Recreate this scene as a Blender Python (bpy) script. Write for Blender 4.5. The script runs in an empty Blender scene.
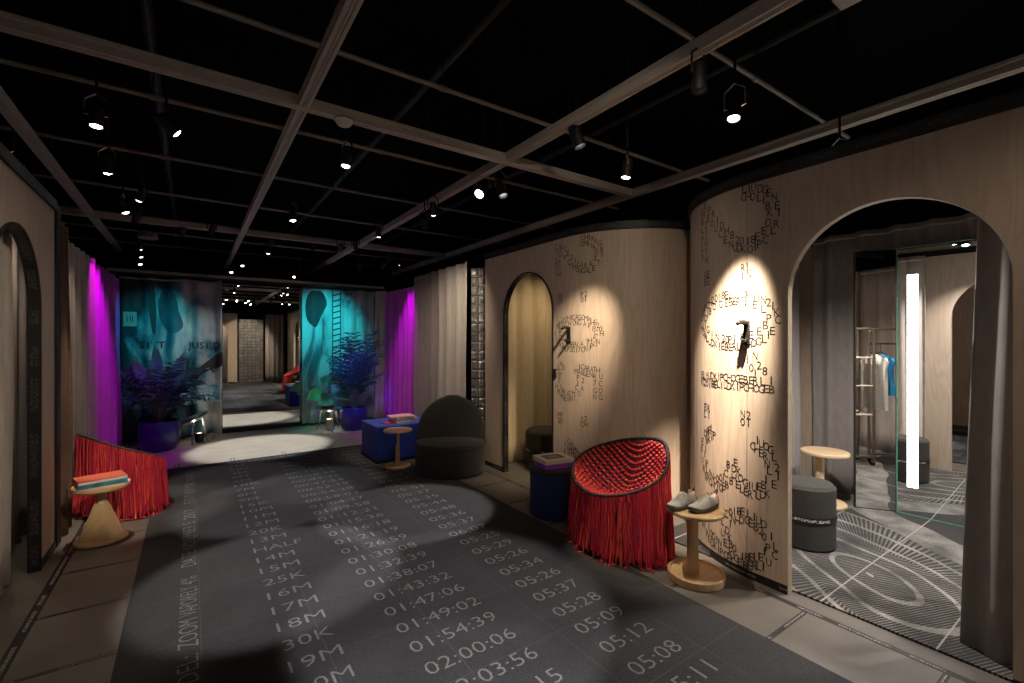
import bpy, math, random
from math import sin, cos, pi, radians, sqrt, atan2
from mathutils import Vector, Matrix

SC = bpy.context.scene
COL = SC.collection
RND = random.Random(7)

# ------------------------------------------------------------------ helpers
class MB:
    """collects shapes, then links them as ONE mesh object"""
    def __init__(self):
        self.v = []; self.f = []; self.uv = []          # uv: per face list or None
    def quad(self, pts, uv=None):
        n = len(self.v); self.v += [tuple(p) for p in pts]
        self.f.append(tuple(range(n, n + len(pts)))); self.uv.append(uv)
    def grid(self, rows, uvs=None, closed_u=False, flip=False):
        """rows: list of equally long lists of points"""
        n0 = len(self.v); m = len(rows[0])
        for r in rows: self.v += [tuple(p) for p in r]
        for i in range(len(rows) - 1):
            for j in range(m if closed_u else m - 1):
                k = (j + 1) % m
                q = (n0 + i*m + j, n0 + i*m + k, n0 + (i+1)*m + k, n0 + (i+1)*m + j)
                u = None
                if uvs: u = [uvs[i][j], uvs[i][k], uvs[i+1][k], uvs[i+1][j]]
                if flip:
                    q = q[::-1]; u = u[::-1] if u else None
                self.f.append(q); self.uv.append(u)
    def box(self, x0, x1, y0, y1, z0, z1):
        P = [(x0,y0,z0),(x1,y0,z0),(x1,y1,z0),(x0,y1,z0),(x0,y0,z1),(x1,y0,z1),(x1,y1,z1),(x0,y1,z1)]
        n = len(self.v); self.v += P
        for q in ((0,3,2,1),(4,5,6,7),(0,1,5,4),(1,2,6,5),(2,3,7,6),(3,0,4,7)):
            self.f.append(tuple(n + i for i in q)); self.uv.append(None)
        return self
    def obox(self, c, sx, sy, sz, rz=0):
        """box centred at c (z centre), rotated about z"""
        n = len(self.v); ca, sa = cos(rz), sin(rz)
        for dz in (-sz/2, sz/2):
            for dx, dy in ((-sx/2,-sy/2),(sx/2,-sy/2),(sx/2,sy/2),(-sx/2,sy/2)):
                self.v.append((c[0]+dx*ca-dy*sa, c[1]+dx*sa+dy*ca, c[2]+dz))
        for q in ((0,3,2,1),(4,5,6,7),(0,1,5,4),(1,2,6,5),(2,3,7,6),(3,0,4,7)):
            self.f.append(tuple(n + i for i in q)); self.uv.append(None)
        return self
    def lathe(self, prof, c=(0,0,0), seg=32, caps=True, sx=1, sy=1):
        """prof: list of (r, z) bottom to top"""
        rows = []
        for r, z in prof:
            rows.append([(c[0]+sx*r*cos(2*pi*k/seg), c[1]+sy*r*sin(2*pi*k/seg), c[2]+z) for k in range(seg)])
        n0 = len(self.v)
        self.grid(rows, closed_u=True)
        if caps:
            self.f.append(tuple(n0 + k for k in reversed(range(seg)))); self.uv.append(None)
            n1 = n0 + (len(rows)-1)*seg
            self.f.append(tuple(n1 + k for k in range(seg))); self.uv.append(None)
        return self
    def tube(self, pts, r, seg=8, caps=True, closed=False):
        pts = [Vector(p) for p in pts]; rows = []
        n = len(pts); ref = None
        for i, p in enumerate(pts):
            if closed: t = pts[(i+1) % n] - pts[i-1]
            else: t = pts[min(i+1, n-1)] - pts[max(i-1, 0)]
            if t.length < 1e-9: t = Vector((0,0,1))
            t.normalize()
            if ref is None:
                ref = t.orthogonal().normalized()
            ref = (ref - t*ref.dot(t))
            if ref.length < 1e-6: ref = t.orthogonal()
            ref.normalize(); b = t.cross(ref)
            rr = r[i] if isinstance(r, (list, tuple)) else r
            rows.append([tuple(p + ref*(rr*cos(2*pi*k/seg)) + b*(rr*sin(2*pi*k/seg))) for k in range(seg)])
        if closed: rows.append(rows[0])
        n0 = len(self.v)
        self.grid(rows, closed_u=True)
        if caps and not closed:
            self.f.append(tuple(n0 + k for k in reversed(range(seg)))); self.uv.append(None)
            n1 = n0 + (len(rows)-1)*seg
            self.f.append(tuple(n1 + k for k in range(seg))); self.uv.append(None)
        return self
    def prism(self, poly, z0, z1, top=None):
        n = len(self.v); m = len(poly)
        self.v += [(x, y, z0) for x, y in poly] + [(x, y, z1) for x, y in (top or poly)]
        self.f.append(tuple(n + k for k in reversed(range(m)))); self.uv.append(None)
        self.f.append(tuple(n + m + k for k in range(m))); self.uv.append(None)
        for k in range(m):
            j = (k+1) % m
            self.f.append((n+k, n+j, n+m+j, n+m+k)); self.uv.append(None)
        return self
    def add(self, verts, faces):
        n = len(self.v); self.v += [tuple(p) for p in verts]
        for f in faces:
            self.f.append(tuple(n + i for i in f)); self.uv.append(None)
        return self
    def build(self, name, mat, parent=None, world=False, smooth=35, bevel=0, bseg=2, solid=0):
        vs = self.v
        if world and parent is not None:
            o = parent
            L = Vector((0,0,0))
            while o is not None: L += o.location; o = o.parent
            vs = [(x-L.x, y-L.y, z-L.z) for x, y, z in vs]
        me = bpy.data.meshes.new(name)
        me.from_pydata(vs, [], self.f); 
        if any(u is not None for u in self.uv):
            lay = me.uv_layers.new(name='UVMap')
            i = 0
            for f, u in zip(self.f, self.uv):
                for k in range(len(f)):
                    lay.data[i].uv = u[k] if u else (0, 0)
                    i += 1
        me.validate(); me.update()
        if smooth:
            me.polygons.foreach_set('use_smooth', [True]*len(me.polygons))
            me.set_sharp_from_angle(angle=radians(smooth))
        me.materials.append(mat)
        o = bpy.data.objects.new(name, me); COL.objects.link(o)
        if parent is not None: o.parent = parent
        if bevel:
            b = o.modifiers.new('Bevel', 'BEVEL'); b.width = bevel; b.segments = bseg; b.limit_method = 'ANGLE'
        if solid:
            s = o.modifiers.new('Solidify', 'SOLIDIFY'); s.thickness = solid
        return o

def tag(o, label, cat, group=None):
    o['label'] = label; o['category'] = cat
    if group: o['group'] = group
    return o
def thing(name, label, cat, loc=(0,0,0), rz=0, group=None):
    o = bpy.data.objects.new(name, None); COL.objects.link(o)
    o.empty_display_size = 0.1; o.location = loc; o.rotation_euler = (0,0,rz)
    return tag(o, label, cat, group)
def struct(o):
    o['kind'] = 'structure'; return o
def copy_tree(o, parent=None):
    c = o.copy(); COL.objects.link(c)
    if parent is not None: c.parent = parent
    for ch in list(o.children): copy_tree(ch, c)
    return c

# ------------------------------------------------------------------ materials
def newmat(name):
    m = bpy.data.materials.new(name); m.use_nodes = True
    nt = m.node_tree; b = nt.nodes['Principled BSDF']
    return m, nt, b
def N(nt, t, **kw):
    n = nt.nodes.new(t)
    for k, v in kw.items():
        if k in n.inputs: n.inputs[k].default_value = v
        else: setattr(n, k, v)
    return n
def ramp(nt, stops, interp='LINEAR'):
    r = nt.nodes.new('ShaderNodeValToRGB'); cr = r.color_ramp; cr.interpolation = interp
    while len(cr.elements) < len(stops): cr.elements.new(0.5)
    for e, (p, c) in zip(cr.elements, stops):
        e.position = p; e.color = (c[0], c[1], c[2], 1)
    return r
def noisy(name, c0, c1, scale=8, rough=0.7, stretch=(1,1,1), detail=4, bump=0, bscale=60, metallic=0, sheen=0):
    m, nt, b = newmat(name); L = nt.links.new
    tc = N(nt, 'ShaderNodeTexCoord'); mp = N(nt, 'ShaderNodeMapping'); mp.inputs['Scale'].default_value = stretch
    L(tc.outputs['Object'], mp.inputs['Vector'])
    n = N(nt, 'ShaderNodeTexNoise', Scale=scale, Detail=detail)
    L(mp.outputs[0], n.inputs['Vector'])
    r = ramp(nt, [(0.3, c0), (0.7, c1)]); L(n.outputs['Fac'], r.inputs['Fac'])
    L(r.outputs['Color'], b.inputs['Base Color'])
    b.inputs['Roughness'].default_value = rough; b.inputs['Metallic'].default_value = metallic
    if sheen: b.inputs['Sheen Weight'].default_value = sheen
    if bump:
        n2 = N(nt, 'ShaderNodeTexNoise', Scale=bscale, Detail=3); L(mp.outputs[0], n2.inputs['Vector'])
        bp = N(nt, 'ShaderNodeBump', Strength=bump, Distance=0.01); L(n2.outputs['Fac'], bp.inputs['Height'])
        L(bp.outputs['Normal'], b.inputs['Normal'])
    return m
def plain(name, c, rough=0.6, metallic=0, trans=0):
    m, nt, b = newmat(name)
    b.inputs['Base Color'].default_value = (*c, 1); b.inputs['Roughness'].default_value = rough
    b.inputs['Metallic'].default_value = metallic; b.inputs['Transmission Weight'].default_value = trans
    return m
def emit(name, c, s):
    m, nt, b = newmat(name)
    b.inputs['Base Color'].default_value = (0,0,0,1)
    b.inputs['Emission Color'].default_value = (*c, 1); b.inputs['Emission Strength'].default_value = s
    return m
def plywood(name, c0, c1, c2, rough=0.55):
    m, nt, b = newmat(name); L = nt.links.new
    tc = N(nt, 'ShaderNodeTexCoord'); mp = N(nt, 'ShaderNodeMapping'); mp.inputs['Scale'].default_value = (2.2, 2.2, 0.35)
    L(tc.outputs['Object'], mp.inputs['Vector'])
    n1 = N(nt, 'ShaderNodeTexNoise', Scale=2.3, Detail=2, Distortion=0.6); L(mp.outputs[0], n1.inputs['Vector'])
    mul = N(nt, 'ShaderNodeMath', operation='MULTIPLY'); L(n1.outputs['Fac'], mul.inputs[0]); mul.inputs[1].default_value = 16
    fr = N(nt, 'ShaderNodeMath', operation='PINGPONG'); L(mul.outputs[0], fr.inputs[0]); fr.inputs[1].default_value = 1.0
    mp2 = N(nt, 'ShaderNodeMapping'); mp2.inputs['Scale'].default_value = (60, 60, 2.5); L(tc.outputs['Object'], mp2.inputs['Vector'])
    n2 = N(nt, 'ShaderNodeTexNoise', Scale=1.0, Detail=4); L(mp2.outputs[0], n2.inputs['Vector'])
    ad = N(nt, 'ShaderNodeMath', operation='MULTIPLY_ADD'); L(n2.outputs['Fac'], ad.inputs[0]); ad.inputs[1].default_value = 0.7
    mu2 = N(nt, 'ShaderNodeMath', operation='MULTIPLY'); L(fr.outputs[0], mu2.inputs[0]); mu2.inputs[1].default_value = 0.38
    L(mu2.outputs[0], ad.inputs[2])
    r = ramp(nt, [(0.25, c0), (0.55, c1), (0.85, c2)]); L(ad.outputs[0], r.inputs['Fac'])
    L(r.outputs['Color'], b.inputs['Base Color']); b.inputs['Roughness'].default_value = rough
    return m
def tape(name, base, ink, along=55, band=0.24, rough=0.5):
    """dark tape with a band of small illegible pale lettering; uses UV (metres along, 0..1 across)"""
    m, nt, b = newmat(name); L = nt.links.new
    uv = N(nt, 'ShaderNodeUVMap'); sp = N(nt, 'ShaderNodeSeparateXYZ'); L(uv.outputs[0], sp.inputs[0])
    def mth(op, a, bb=None):
        n = N(nt, 'ShaderNodeMath', operation=op)
        for i, q in enumerate((a, bb)):
            if q is None: continue
            if isinstance(q, (int, float)): n.inputs[i].default_value = q
            else: L(q, n.inputs[i])
        return n.outputs[0]
    d = mth('ABSOLUTE', mth('SUBTRACT', sp.outputs['Y'], 0.5)); inb = mth('LESS_THAN', d, band)
    cv = N(nt, 'ShaderNodeCombineXYZ'); L(mth('MULTIPLY', sp.outputs['X'], along), cv.inputs[0]); L(mth('MULTIPLY', sp.outputs['Y'], 5), cv.inputs[1])
    n1 = N(nt, 'ShaderNodeTexNoise', Scale=1.0, Detail=1); L(cv.outputs[0], n1.inputs['Vector'])
    cw = N(nt, 'ShaderNodeCombineXYZ'); L(mth('MULTIPLY', sp.outputs['X'], 5.0), cw.inputs[0])
    n2 = N(nt, 'ShaderNodeTexNoise', Scale=1.0, Detail=0); L(cw.outputs[0], n2.inputs['Vector'])
    k = mth('MULTIPLY', mth('MULTIPLY', mth('GREATER_THAN', n1.outputs['Fac'], 0.5), mth('GREATER_THAN', n2.outputs['Fac'], 0.47)), inb)
    mix = N(nt, 'ShaderNodeMix', data_type='RGBA')
    L(k, mix.inputs['Factor']); mix.inputs['A'].default_value = (*base, 1); mix.inputs['B'].default_value = (*ink, 1)
    L(mix.outputs['Result'], b.inputs['Base Color']); b.inputs['Roughness'].default_value = rough
    return m

M = {}
M['ply'] = plywood('birch_plywood', (0.47,0.365,0.285), (0.535,0.425,0.335), (0.575,0.465,0.372))
M['ply_left'] = M['ply']
M['ply_edge'] = noisy('plywood_edge', (0.30,0.22,0.15), (0.75,0.63,0.47), 9, 0.6, (40,40,1.5))
M['black'] = plain('matt_black', (0.010,0.010,0.011), 0.6)
M['black_metal'] = plain('black_metal', (0.006,0.006,0.0065), 0.55)
M['ceil'] = noisy('black_ceiling', (0.002,0.002,0.002), (0.005,0.0048,0.0045), 3, 0.9)
M['ceil'].node_tree.nodes['Principled BSDF'].inputs['Specular IOR Level'].default_value = 0.05
M['wallblack'] = noisy('black_wall', (0.006,0.006,0.006), (0.012,0.012,0.012), 2, 0.9)
M['beam'] = noisy('grey_beam_metal', (0.44,0.40,0.37), (0.52,0.475,0.44), 6, 0.5, metallic=0.0)
M['pipe'] = noisy('grey_pipe_metal', (0.22,0.20,0.185), (0.30,0.275,0.25), 10, 0.45)
M['concrete'] = noisy('grey_concrete_tiles', (0.092,0.080,0.070), (0.135,0.119,0.104), 2.4, 0.5, bump=0.06, bscale=40)
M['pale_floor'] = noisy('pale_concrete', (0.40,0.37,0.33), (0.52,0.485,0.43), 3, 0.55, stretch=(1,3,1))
M['tape'] = tape('black_floor_tape', (0.012,0.012,0.012), (0.30,0.28,0.26), along=130, band=0.17)
M['tape_thin'] = tape('dark_floor_tape', (0.018,0.017,0.016), (0.30,0.28,0.26), along=130, band=0.16)
M['railtape'] = tape('black_rail_tape', (0.010,0.010,0.010), (0.055,0.05,0.048), along=130, band=0.2)
M['trimtape'] = tape('black_trim_tape', (0.012,0.012,0.013), (0.075,0.072,0.07), along=90, band=0.3)
M['skirt'] = tape('black_skirting_tape', (0.010,0.010,0.010), (0.36,0.33,0.30), along=150, band=0.13)
M['poufband'] = tape('black_pouf_band', (0.012,0.012,0.012), (0.7,0.68,0.65), along=60, band=0.25)
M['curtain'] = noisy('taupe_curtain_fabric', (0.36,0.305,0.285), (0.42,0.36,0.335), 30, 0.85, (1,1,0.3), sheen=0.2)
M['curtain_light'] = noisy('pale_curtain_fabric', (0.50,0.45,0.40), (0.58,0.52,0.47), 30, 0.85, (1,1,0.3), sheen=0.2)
M['curtain_grey'] = noisy('warm_grey_curtain_fabric', (0.27,0.245,0.235), (0.33,0.30,0.288), 30, 0.85, (1,1,0.3), sheen=0.2)
M['curtain_beige'] = noisy('beige_curtain_fabric', (0.50,0.39,0.24), (0.58,0.46,0.29), 30, 0.85, (1,1,0.3), sheen=0.2)
M['curtain_brown'] = noisy('dark_brown_curtain', (0.07,0.04,0.025), (0.10,0.055,0.035), 20, 0.85)
M['curtain_magenta_tint'] = noisy('magenta_light_tinted_fabric', (0.50,0.10,0.54), (0.58,0.13,0.62), 20, 0.85, (1,1,0.3))  # purple of the magenta light is mixed into the fabric colour
M['ink'] = plain('black_ink', (0.012,0.010,0.009), 0.6)
M['ink_soft'] = plain('soft_black_print', (0.03,0.03,0.035), 0.8)
M['oak'] = noisy('pale_oak', (0.52,0.34,0.175), (0.66,0.455,0.255), 4, 0.45, (1,12,1.5), 5)
M['maple'] = noisy('pale_maple', (0.60,0.43,0.25), (0.70,0.53,0.33), 4, 0.45, (12,1,1.5), 5)
M['cord_black'] = plain('black_cord', (0.02,0.017,0.02), 0.7)
M['navy'] = noisy('navy_felt', (0.006,0.014,0.085), (0.010,0.022,0.12), 60, 0.9, sheen=0.1)
M['navy_glaze'] = plain('navy_glaze', (0.03,0.028,0.16), 0.3)
M['cobalt'] = noisy('cobalt_blue_felt', (0.013,0.038,0.34), (0.022,0.058,0.46), 60, 0.85, sheen=0.1)
M['charcoal'] = noisy('charcoal_felt', (0.016,0.015,0.015), (0.026,0.0245,0.024), 70, 0.95, sheen=0.1)
M['greyfelt'] = noisy('dark_grey_felt', (0.040,0.038,0.035), (0.058,0.055,0.05), 70, 0.95)
M['brownfelt'] = noisy('dark_brown_felt', (0.055,0.042,0.03), (0.08,0.06,0.045), 70, 0.95)
M['mirror'] = plain('mirror_glass', (0.86,0.87,0.86), 0.0, 1.0)
M['mirror_edge'] = plain('green_glass_edge', (0.10,0.32,0.24), 0.15)
M['chrome'] = plain('polished_metal', (0.62,0.60,0.57), 0.18, 1.0)
M['rackmetal'] = plain('brushed_brass_metal', (0.36,0.30,0.24), 0.35, 1.0)
M['white'] = plain('white_paint', (0.7,0.69,0.67), 0.5)
M['paper'] = plain('book_paper', (0.62,0.55,0.47), 0.8)
M['bookcream'] = plain('cream_cover', (0.62,0.54,0.45), 0.55)
M['bookdark'] = plain('dark_cover_panel', (0.10,0.075,0.06), 0.5)
M['bookgreen'] = plain('grey_green_print', (0.18,0.21,0.15), 0.5)
M['bookpink'] = plain('pink_cover', (0.62,0.30,0.36), 0.55)
M['bookred'] = plain('crimson_cover', (0.50,0.05,0.12), 0.55)
M['bookorange'] = plain('orange_red_cover', (0.50,0.11,0.06), 0.5)
M['bookteal'] = noisy('teal_printed_spine', (0.02,0.03,0.05), (0.03,0.28,0.42), 9, 0.5)
M['soil'] = noisy('dark_soil', (0.012,0.009,0.007), (0.03,0.022,0.016), 40, 0.95)
M['leaf_dark'] = noisy('dark_palm_leaf', (0.035,0.07,0.085), (0.07,0.12,0.14), 14, 0.45)
M['leaf_green'] = noisy('broad_green_leaf', (0.10,0.28,0.15), (0.17,0.40,0.23), 9, 0.4)
M['stem'] = plain('leaf_stem', (0.08,0.10,0.06), 0.6)
M['lamp_lens'] = emit('lit_lamp_lens', (1.0,0.93,0.83), 25)
M['lamp_far'] = emit('small_lit_lens', (1.0,0.92,0.82), 6)
M['led'] = emit('white_led_strip', (1.0,0.94,0.87), 11)
M['uplight'] = emit('warm_uplight_lens', (1.0,0.86,0.68), 9)
M['sole'] = plain('dark_grey_rubber', (0.09,0.088,0.085), 0.7)
M['knit'] = noisy('pale_grey_knit', (0.46,0.46,0.45), (0.62,0.62,0.60), 90, 0.9, bump=0.2, bscale=250)
M['knit2'] = noisy('mid_grey_knit', (0.32,0.325,0.32), (0.44,0.44,0.43), 90, 0.9, bump=0.2, bscale=250)
M['shoeorange'] = plain('orange_heel', (0.62,0.18,0.07), 0.6)
M['shoenavy'] = plain('dark_collar_lining', (0.03,0.035,0.05), 0.8)
M['blue_cloth'] = noisy('bright_blue_cloth', (0.01,0.16,0.36), (0.015,0.24,0.48), 12, 0.85)
M['white_cloth'] = noisy('off_white_cloth', (0.56,0.54,0.50), (0.68,0.66,0.62), 12, 0.85)
M['dark_cloth'] = plain('dark_blue_cloth', (0.015,0.02,0.04), 0.85)
M['clear'] = plain('clear_acrylic', (0.75,0.80,0.78), 0.12, 0, 0.75)

# printed back curtain: painterly jungle print in blues and greys
def print_mat(name, pale, mid, dark, scale=1.6, seed=0.0, bias=0.0):
    m, nt, b = newmat(name); L = nt.links.new
    uv = N(nt, 'ShaderNodeUVMap'); mp = N(nt, 'ShaderNodeMapping'); mp.inputs['Scale'].default_value = (1.5, 0.62, 1); mp.inputs['Location'].default_value = (seed, seed*0.7, 0)
    L(uv.outputs[0], mp.inputs['Vector'])
    n = N(nt, 'ShaderNodeTexNoise', Scale=scale, Detail=5, Distortion=0.9); n.inputs['Roughness'].default_value = 0.55
    L(mp.outputs[0], n.inputs['Vector'])
    sp = N(nt, 'ShaderNodeSeparateXYZ'); L(uv.outputs[0], sp.inputs[0])
    a = N(nt, 'ShaderNodeMath', operation='MULTIPLY_ADD'); L(sp.outputs['X'], a.inputs[0]); a.inputs[1].default_value = bias; L(n.outputs['Fac'], a.inputs[2])
    r = ramp(nt, [(0.36-0.10*(bias<0), dark), (0.46-0.10*(bias<0), mid), (0.54-0.10*(bias<0), [0.5*(p+q) for p, q in zip(mid, pale)]), (0.66-0.10*(bias<0), pale)])
    L(a.outputs[0], r.inputs['Fac']); L(r.outputs['Color'], b.inputs['Base Color']); b.inputs['Roughness'].default_value = 0.85
    return m
M['print_left'] = print_mat('jungle_print_fabric', (0.50,0.485,0.47), (0.045,0.17,0.23), (0.010,0.022,0.035), 1.5, 3.1, -0.20)
M['print_right'] = print_mat('pale_print_fabric', (0.52,0.56,0.56), (0.34,0.46,0.47), (0.05,0.10,0.12), 1.3, 8.4, 0.0)
M['print_dark'] = noisy('deep_teal_print', (0.012,0.03,0.045), (0.04,0.13,0.18), 5, 0.85, (1,1,0.4), 4)
M['print_wave'] = noisy('blue_wave_print', (0.05,0.20,0.32), (0.40,0.58,0.66), 7, 0.85, (1,1,4), 5)

# cords: each strand gets its own red
def cord_mat(name, stops, rough=0.75):
    m, nt, b = newmat(name); L = nt.links.new
    g = N(nt, 'ShaderNodeNewGeometry'); r = ramp(nt, stops)
    L(g.outputs['Random Per Island'], r.inputs['Fac']); L(r.outputs['Color'], b.inputs['Base Color'])
    b.inputs['Roughness'].default_value = rough
    return m
M['fringe'] = cord_mat('red_fringe_cords', [(0.0,(0.26,0.004,0.035)), (0.4,(0.50,0.010,0.055)), (0.68,(0.60,0.020,0.045)), (0.88,(0.70,0.07,0.03)), (1.0,(0.80,0.15,0.05))])
M['weave'] = cord_mat('red_woven_cords', [(0.0,(0.45,0.01,0.03)), (0.5,(0.66,0.03,0.035)), (1.0,(0.80,0.12,0.05))])
M['weave_dark'] = cord_mat('dark_woven_cords', [(0.0,(0.05,0.004,0.015)), (0.6,(0.10,0.008,0.03)), (1.0,(0.25,0.01,0.03))])

# charcoal carpet with faint tile seams
def carpet_mat():
    m, nt, b = newmat('charcoal_carpet'); L = nt.links.new
    tc = N(nt, 'ShaderNodeTexCoord')
    n = N(nt, 'ShaderNodeTexNoise', Scale=220, Detail=2); L(tc.outputs['Object'], n.inputs['Vector'])
    n2 = N(nt, 'ShaderNodeTexNoise', Scale=3.0, Detail=5); L(tc.outputs['Object'], n2.inputs['Vector'])
    r = ramp(nt, [(0.3,(0.012,0.012,0.0134)), (0.72,(0.044,0.043,0.0465))]); L(n.outputs['Fac'], r.inputs['Fac'])
    r2 = ramp(nt, [(0.3,(0.75,0.75,0.77)), (0.7,(1.15,1.14,1.15))]); L(n2.outputs['Fac'], r2.inputs['Fac'])
    mx = N(nt, 'ShaderNodeMix', data_type='RGBA', blend_type='MULTIPLY'); mx.inputs['Factor'].default_value = 1
    L(r.outputs['Color'], mx.inputs['A']); L(r2.outputs['Color'], mx.inputs['B'])
    br = N(nt, 'ShaderNodeTexBrick', Scale=1.0); br.offset = 0; br.inputs['Brick Width'].default_value = 0.5; br.inputs['Row Height'].default_value = 0.5
    br.inputs['Mortar Size'].default_value = 0.0016; br.inputs['Mortar Smooth'].default_value = 0.3
    L(tc.outputs['Object'], br.inputs['Vector'])
    mx2 = N(nt, 'ShaderNodeMix', data_type='RGBA'); L(br.outputs['Fac'], mx2.inputs['Factor'])
    L(mx.outputs['Result'], mx2.inputs['A']); mx2.inputs['B'].default_value = (0.062,0.062,0.063,1)
    L(mx2.outputs['Result'], b.inputs['Base Color']); b.inputs['Roughness'].default_value = 0.95
    bp = N(nt, 'ShaderNodeBump', Strength=0.5, Distance=0.004); L(n.outputs['Fac'], bp.inputs['Height']); L(bp.outputs['Normal'], b.inputs['Normal'])
    return m
M['carpet'] = carpet_mat()
M['carpet_ink'] = noisy('pale_woven_lettering', (0.07,0.069,0.067), (0.205,0.198,0.19), 260, 0.95, detail=2)

# fitting room carpet: white leaf-like rings and hatching
def ring_carpet():
    m, nt, b = newmat('patterned_charcoal_carpet'); L = nt.links.new
    tc = N(nt, 'ShaderNodeTexCoord')
    def mth(op, a, bb=None, cc=None):
        n = N(nt, 'ShaderNodeMath', operation=op)
        for i, q in enumerate((a, bb, cc)):
            if q is None: continue
            if isinstance(q, (int, float)): n.inputs[i].default_value = q
            else: L(q, n.inputs[i])
        return n.outputs[0]
    sp0 = N(nt, 'ShaderNodeSeparateXYZ'); L(tc.outputs['Object'], sp0.inputs[0])
    wn = N(nt, 'ShaderNodeTexNoise', Scale=1.3, Detail=1); L(tc.outputs['Object'], wn.inputs['Vector'])
    x = mth('ADD', sp0.outputs['X'], -3.55); y = mth('ADD', sp0.outputs['Y'], -1.10)
    ca, sa = 0.62, 0.78
    p = mth('ADD', mth('MULTIPLY', x, ca), mth('MULTIPLY', y, sa))
    q = mth('ADD', mth('MULTIPLY', x, -sa), mth('MULTIPLY', y, ca))
    pe = mth('DIVIDE', p, 0.30); qe = mth('DIVIDE', q, 0.135)
    r = mth('SQRT', mth('ADD', mth('MULTIPLY', pe, pe), mth('MULTIPLY', qe, qe)))
    r = mth('ADD', r, mth('MULTIPLY', mth('SUBTRACT', wn.outputs['Fac'], 0.5), 1.6))
    fr = mth('FRACT', mth('MULTIPLY', r, 0.86))
    line = mth('LESS_THAN', mth('ABSOLUTE', mth('SUBTRACT', fr, 0.80)), 0.09)
    th = mth('ARCTAN2', qe, pe)
    h1 = mth('LESS_THAN', mth('FRACT', mth('MULTIPLY', mth('ADD', mth('MULTIPLY', x, 0.35), mth('MULTIPLY', y, 0.94)), 58.0)), 0.36)
    h2 = mth('LESS_THAN', mth('FRACT', mth('MULTIPLY', th, 34.0)), 0.45)
    outer = mth('GREATER_THAN', r, 2.9)
    hatch = mth('ADD', mth('MULTIPLY', h1, mth('SUBTRACT', 1.0, outer)), mth('MULTIPLY', h2, outer))
    hatch = mth('MULTIPLY', hatch, 0.62)
    fine = N(nt, 'ShaderNodeTexNoise', Scale=90, Detail=3); L(tc.outputs['Object'], fine.inputs['Vector'])
    inside = mth('LESS_THAN', r, 5.6)
    bandv = mth('MULTIPLY', mth('LESS_THAN', mth('ABSOLUTE', mth('SUBTRACT', mth('ADD', q, mth('MULTIPLY', wn.outputs['Fac'], 0.25)), -0.70)), 0.15), 0.75)
    k = mth('MULTIPLY', mth('MAXIMUM', line, hatch), inside)
    k = mth('MAXIMUM', k, bandv)
    wear = N(nt, 'ShaderNodeTexNoise', Scale=4.0, Detail=4); L(tc.outputs['Object'], wear.inputs['Vector'])
    k = mth('MULTIPLY', k, mth('ADD', mth('MULTIPLY', fine.outputs['Fac'], 1.5), -0.05))
    k = mth('MULTIPLY', k, mth('MINIMUM', mth('MAXIMUM', mth('ADD', mth('MULTIPLY', wear.outputs['Fac'], 2.6), -0.62), 0.25), 1.0))
    thin = mth('LESS_THAN', mth('ABSOLUTE', mth('SUBTRACT', mth('FRACT', mth('MULTIPLY', mth('ADD', y, 0.2), 2.0)), 0.5)), 0.008)
    k = mth('MAXIMUM', k, mth('MULTIPLY', thin, 0.8))
    mix = N(nt, 'ShaderNodeMix', data_type='RGBA'); L(k, mix.inputs['Factor'])
    mix.inputs['A'].default_value = (0.024,0.0225,0.0225,1); mix.inputs['B'].default_value = (0.36,0.34,0.32,1)
    L(mix.outputs['Result'], b.inputs['Base Color']); b.inputs['Roughness'].default_value = 0.95
    return m
M['ring_carpet'] = ring_carpet()

def brick_mat():
    m, nt, b = newmat('silvered_glass_bricks'); L = nt.links.new
    uv = N(nt, 'ShaderNodeUVMap')
    br = N(nt, 'ShaderNodeTexBrick', Scale=1.0); br.offset = 0
    br.inputs['Brick Width'].default_value = 0.13; br.inputs['Row Height'].default_value = 0.115; br.inputs['Mortar Size'].default_value = 0.008
    br.inputs['Color1'].default_value = (0.50,0.48,0.45,1); br.inputs['Color2'].default_value = (0.36,0.35,0.33,1); br.inputs['Mortar'].default_value = (0.75,0.74,0.72,1)
    L(uv.outputs[0], br.inputs['Vector']); L(br.outputs['Color'], b.inputs['Base Color'])
    n = N(nt, 'ShaderNodeTexNoise', Scale=26, Detail=3); L(uv.outputs[0], n.inputs['Vector'])
    bp = N(nt, 'ShaderNodeBump', Strength=0.9, Distance=0.03); L(n.outputs['Fac'], bp.inputs['Height']); L(bp.outputs['Normal'], b.inputs['Normal'])
    b.inputs['Metallic'].default_value = 0.85; b.inputs['Roughness'].default_value = 0.28
    return m
M['bricks'] = brick_mat()
M['bottle'] = noisy('iridescent_bottle', (0.02,0.30,0.36), (0.16,0.05,0.40), 5, 0.25, (1,1,8))
M['bookpurple'] = noisy('violet_blue_printed_edge', (0.05,0.04,0.50), (0.50,0.07,0.50), 6, 0.5, (1,1,0.2), 1)

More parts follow.
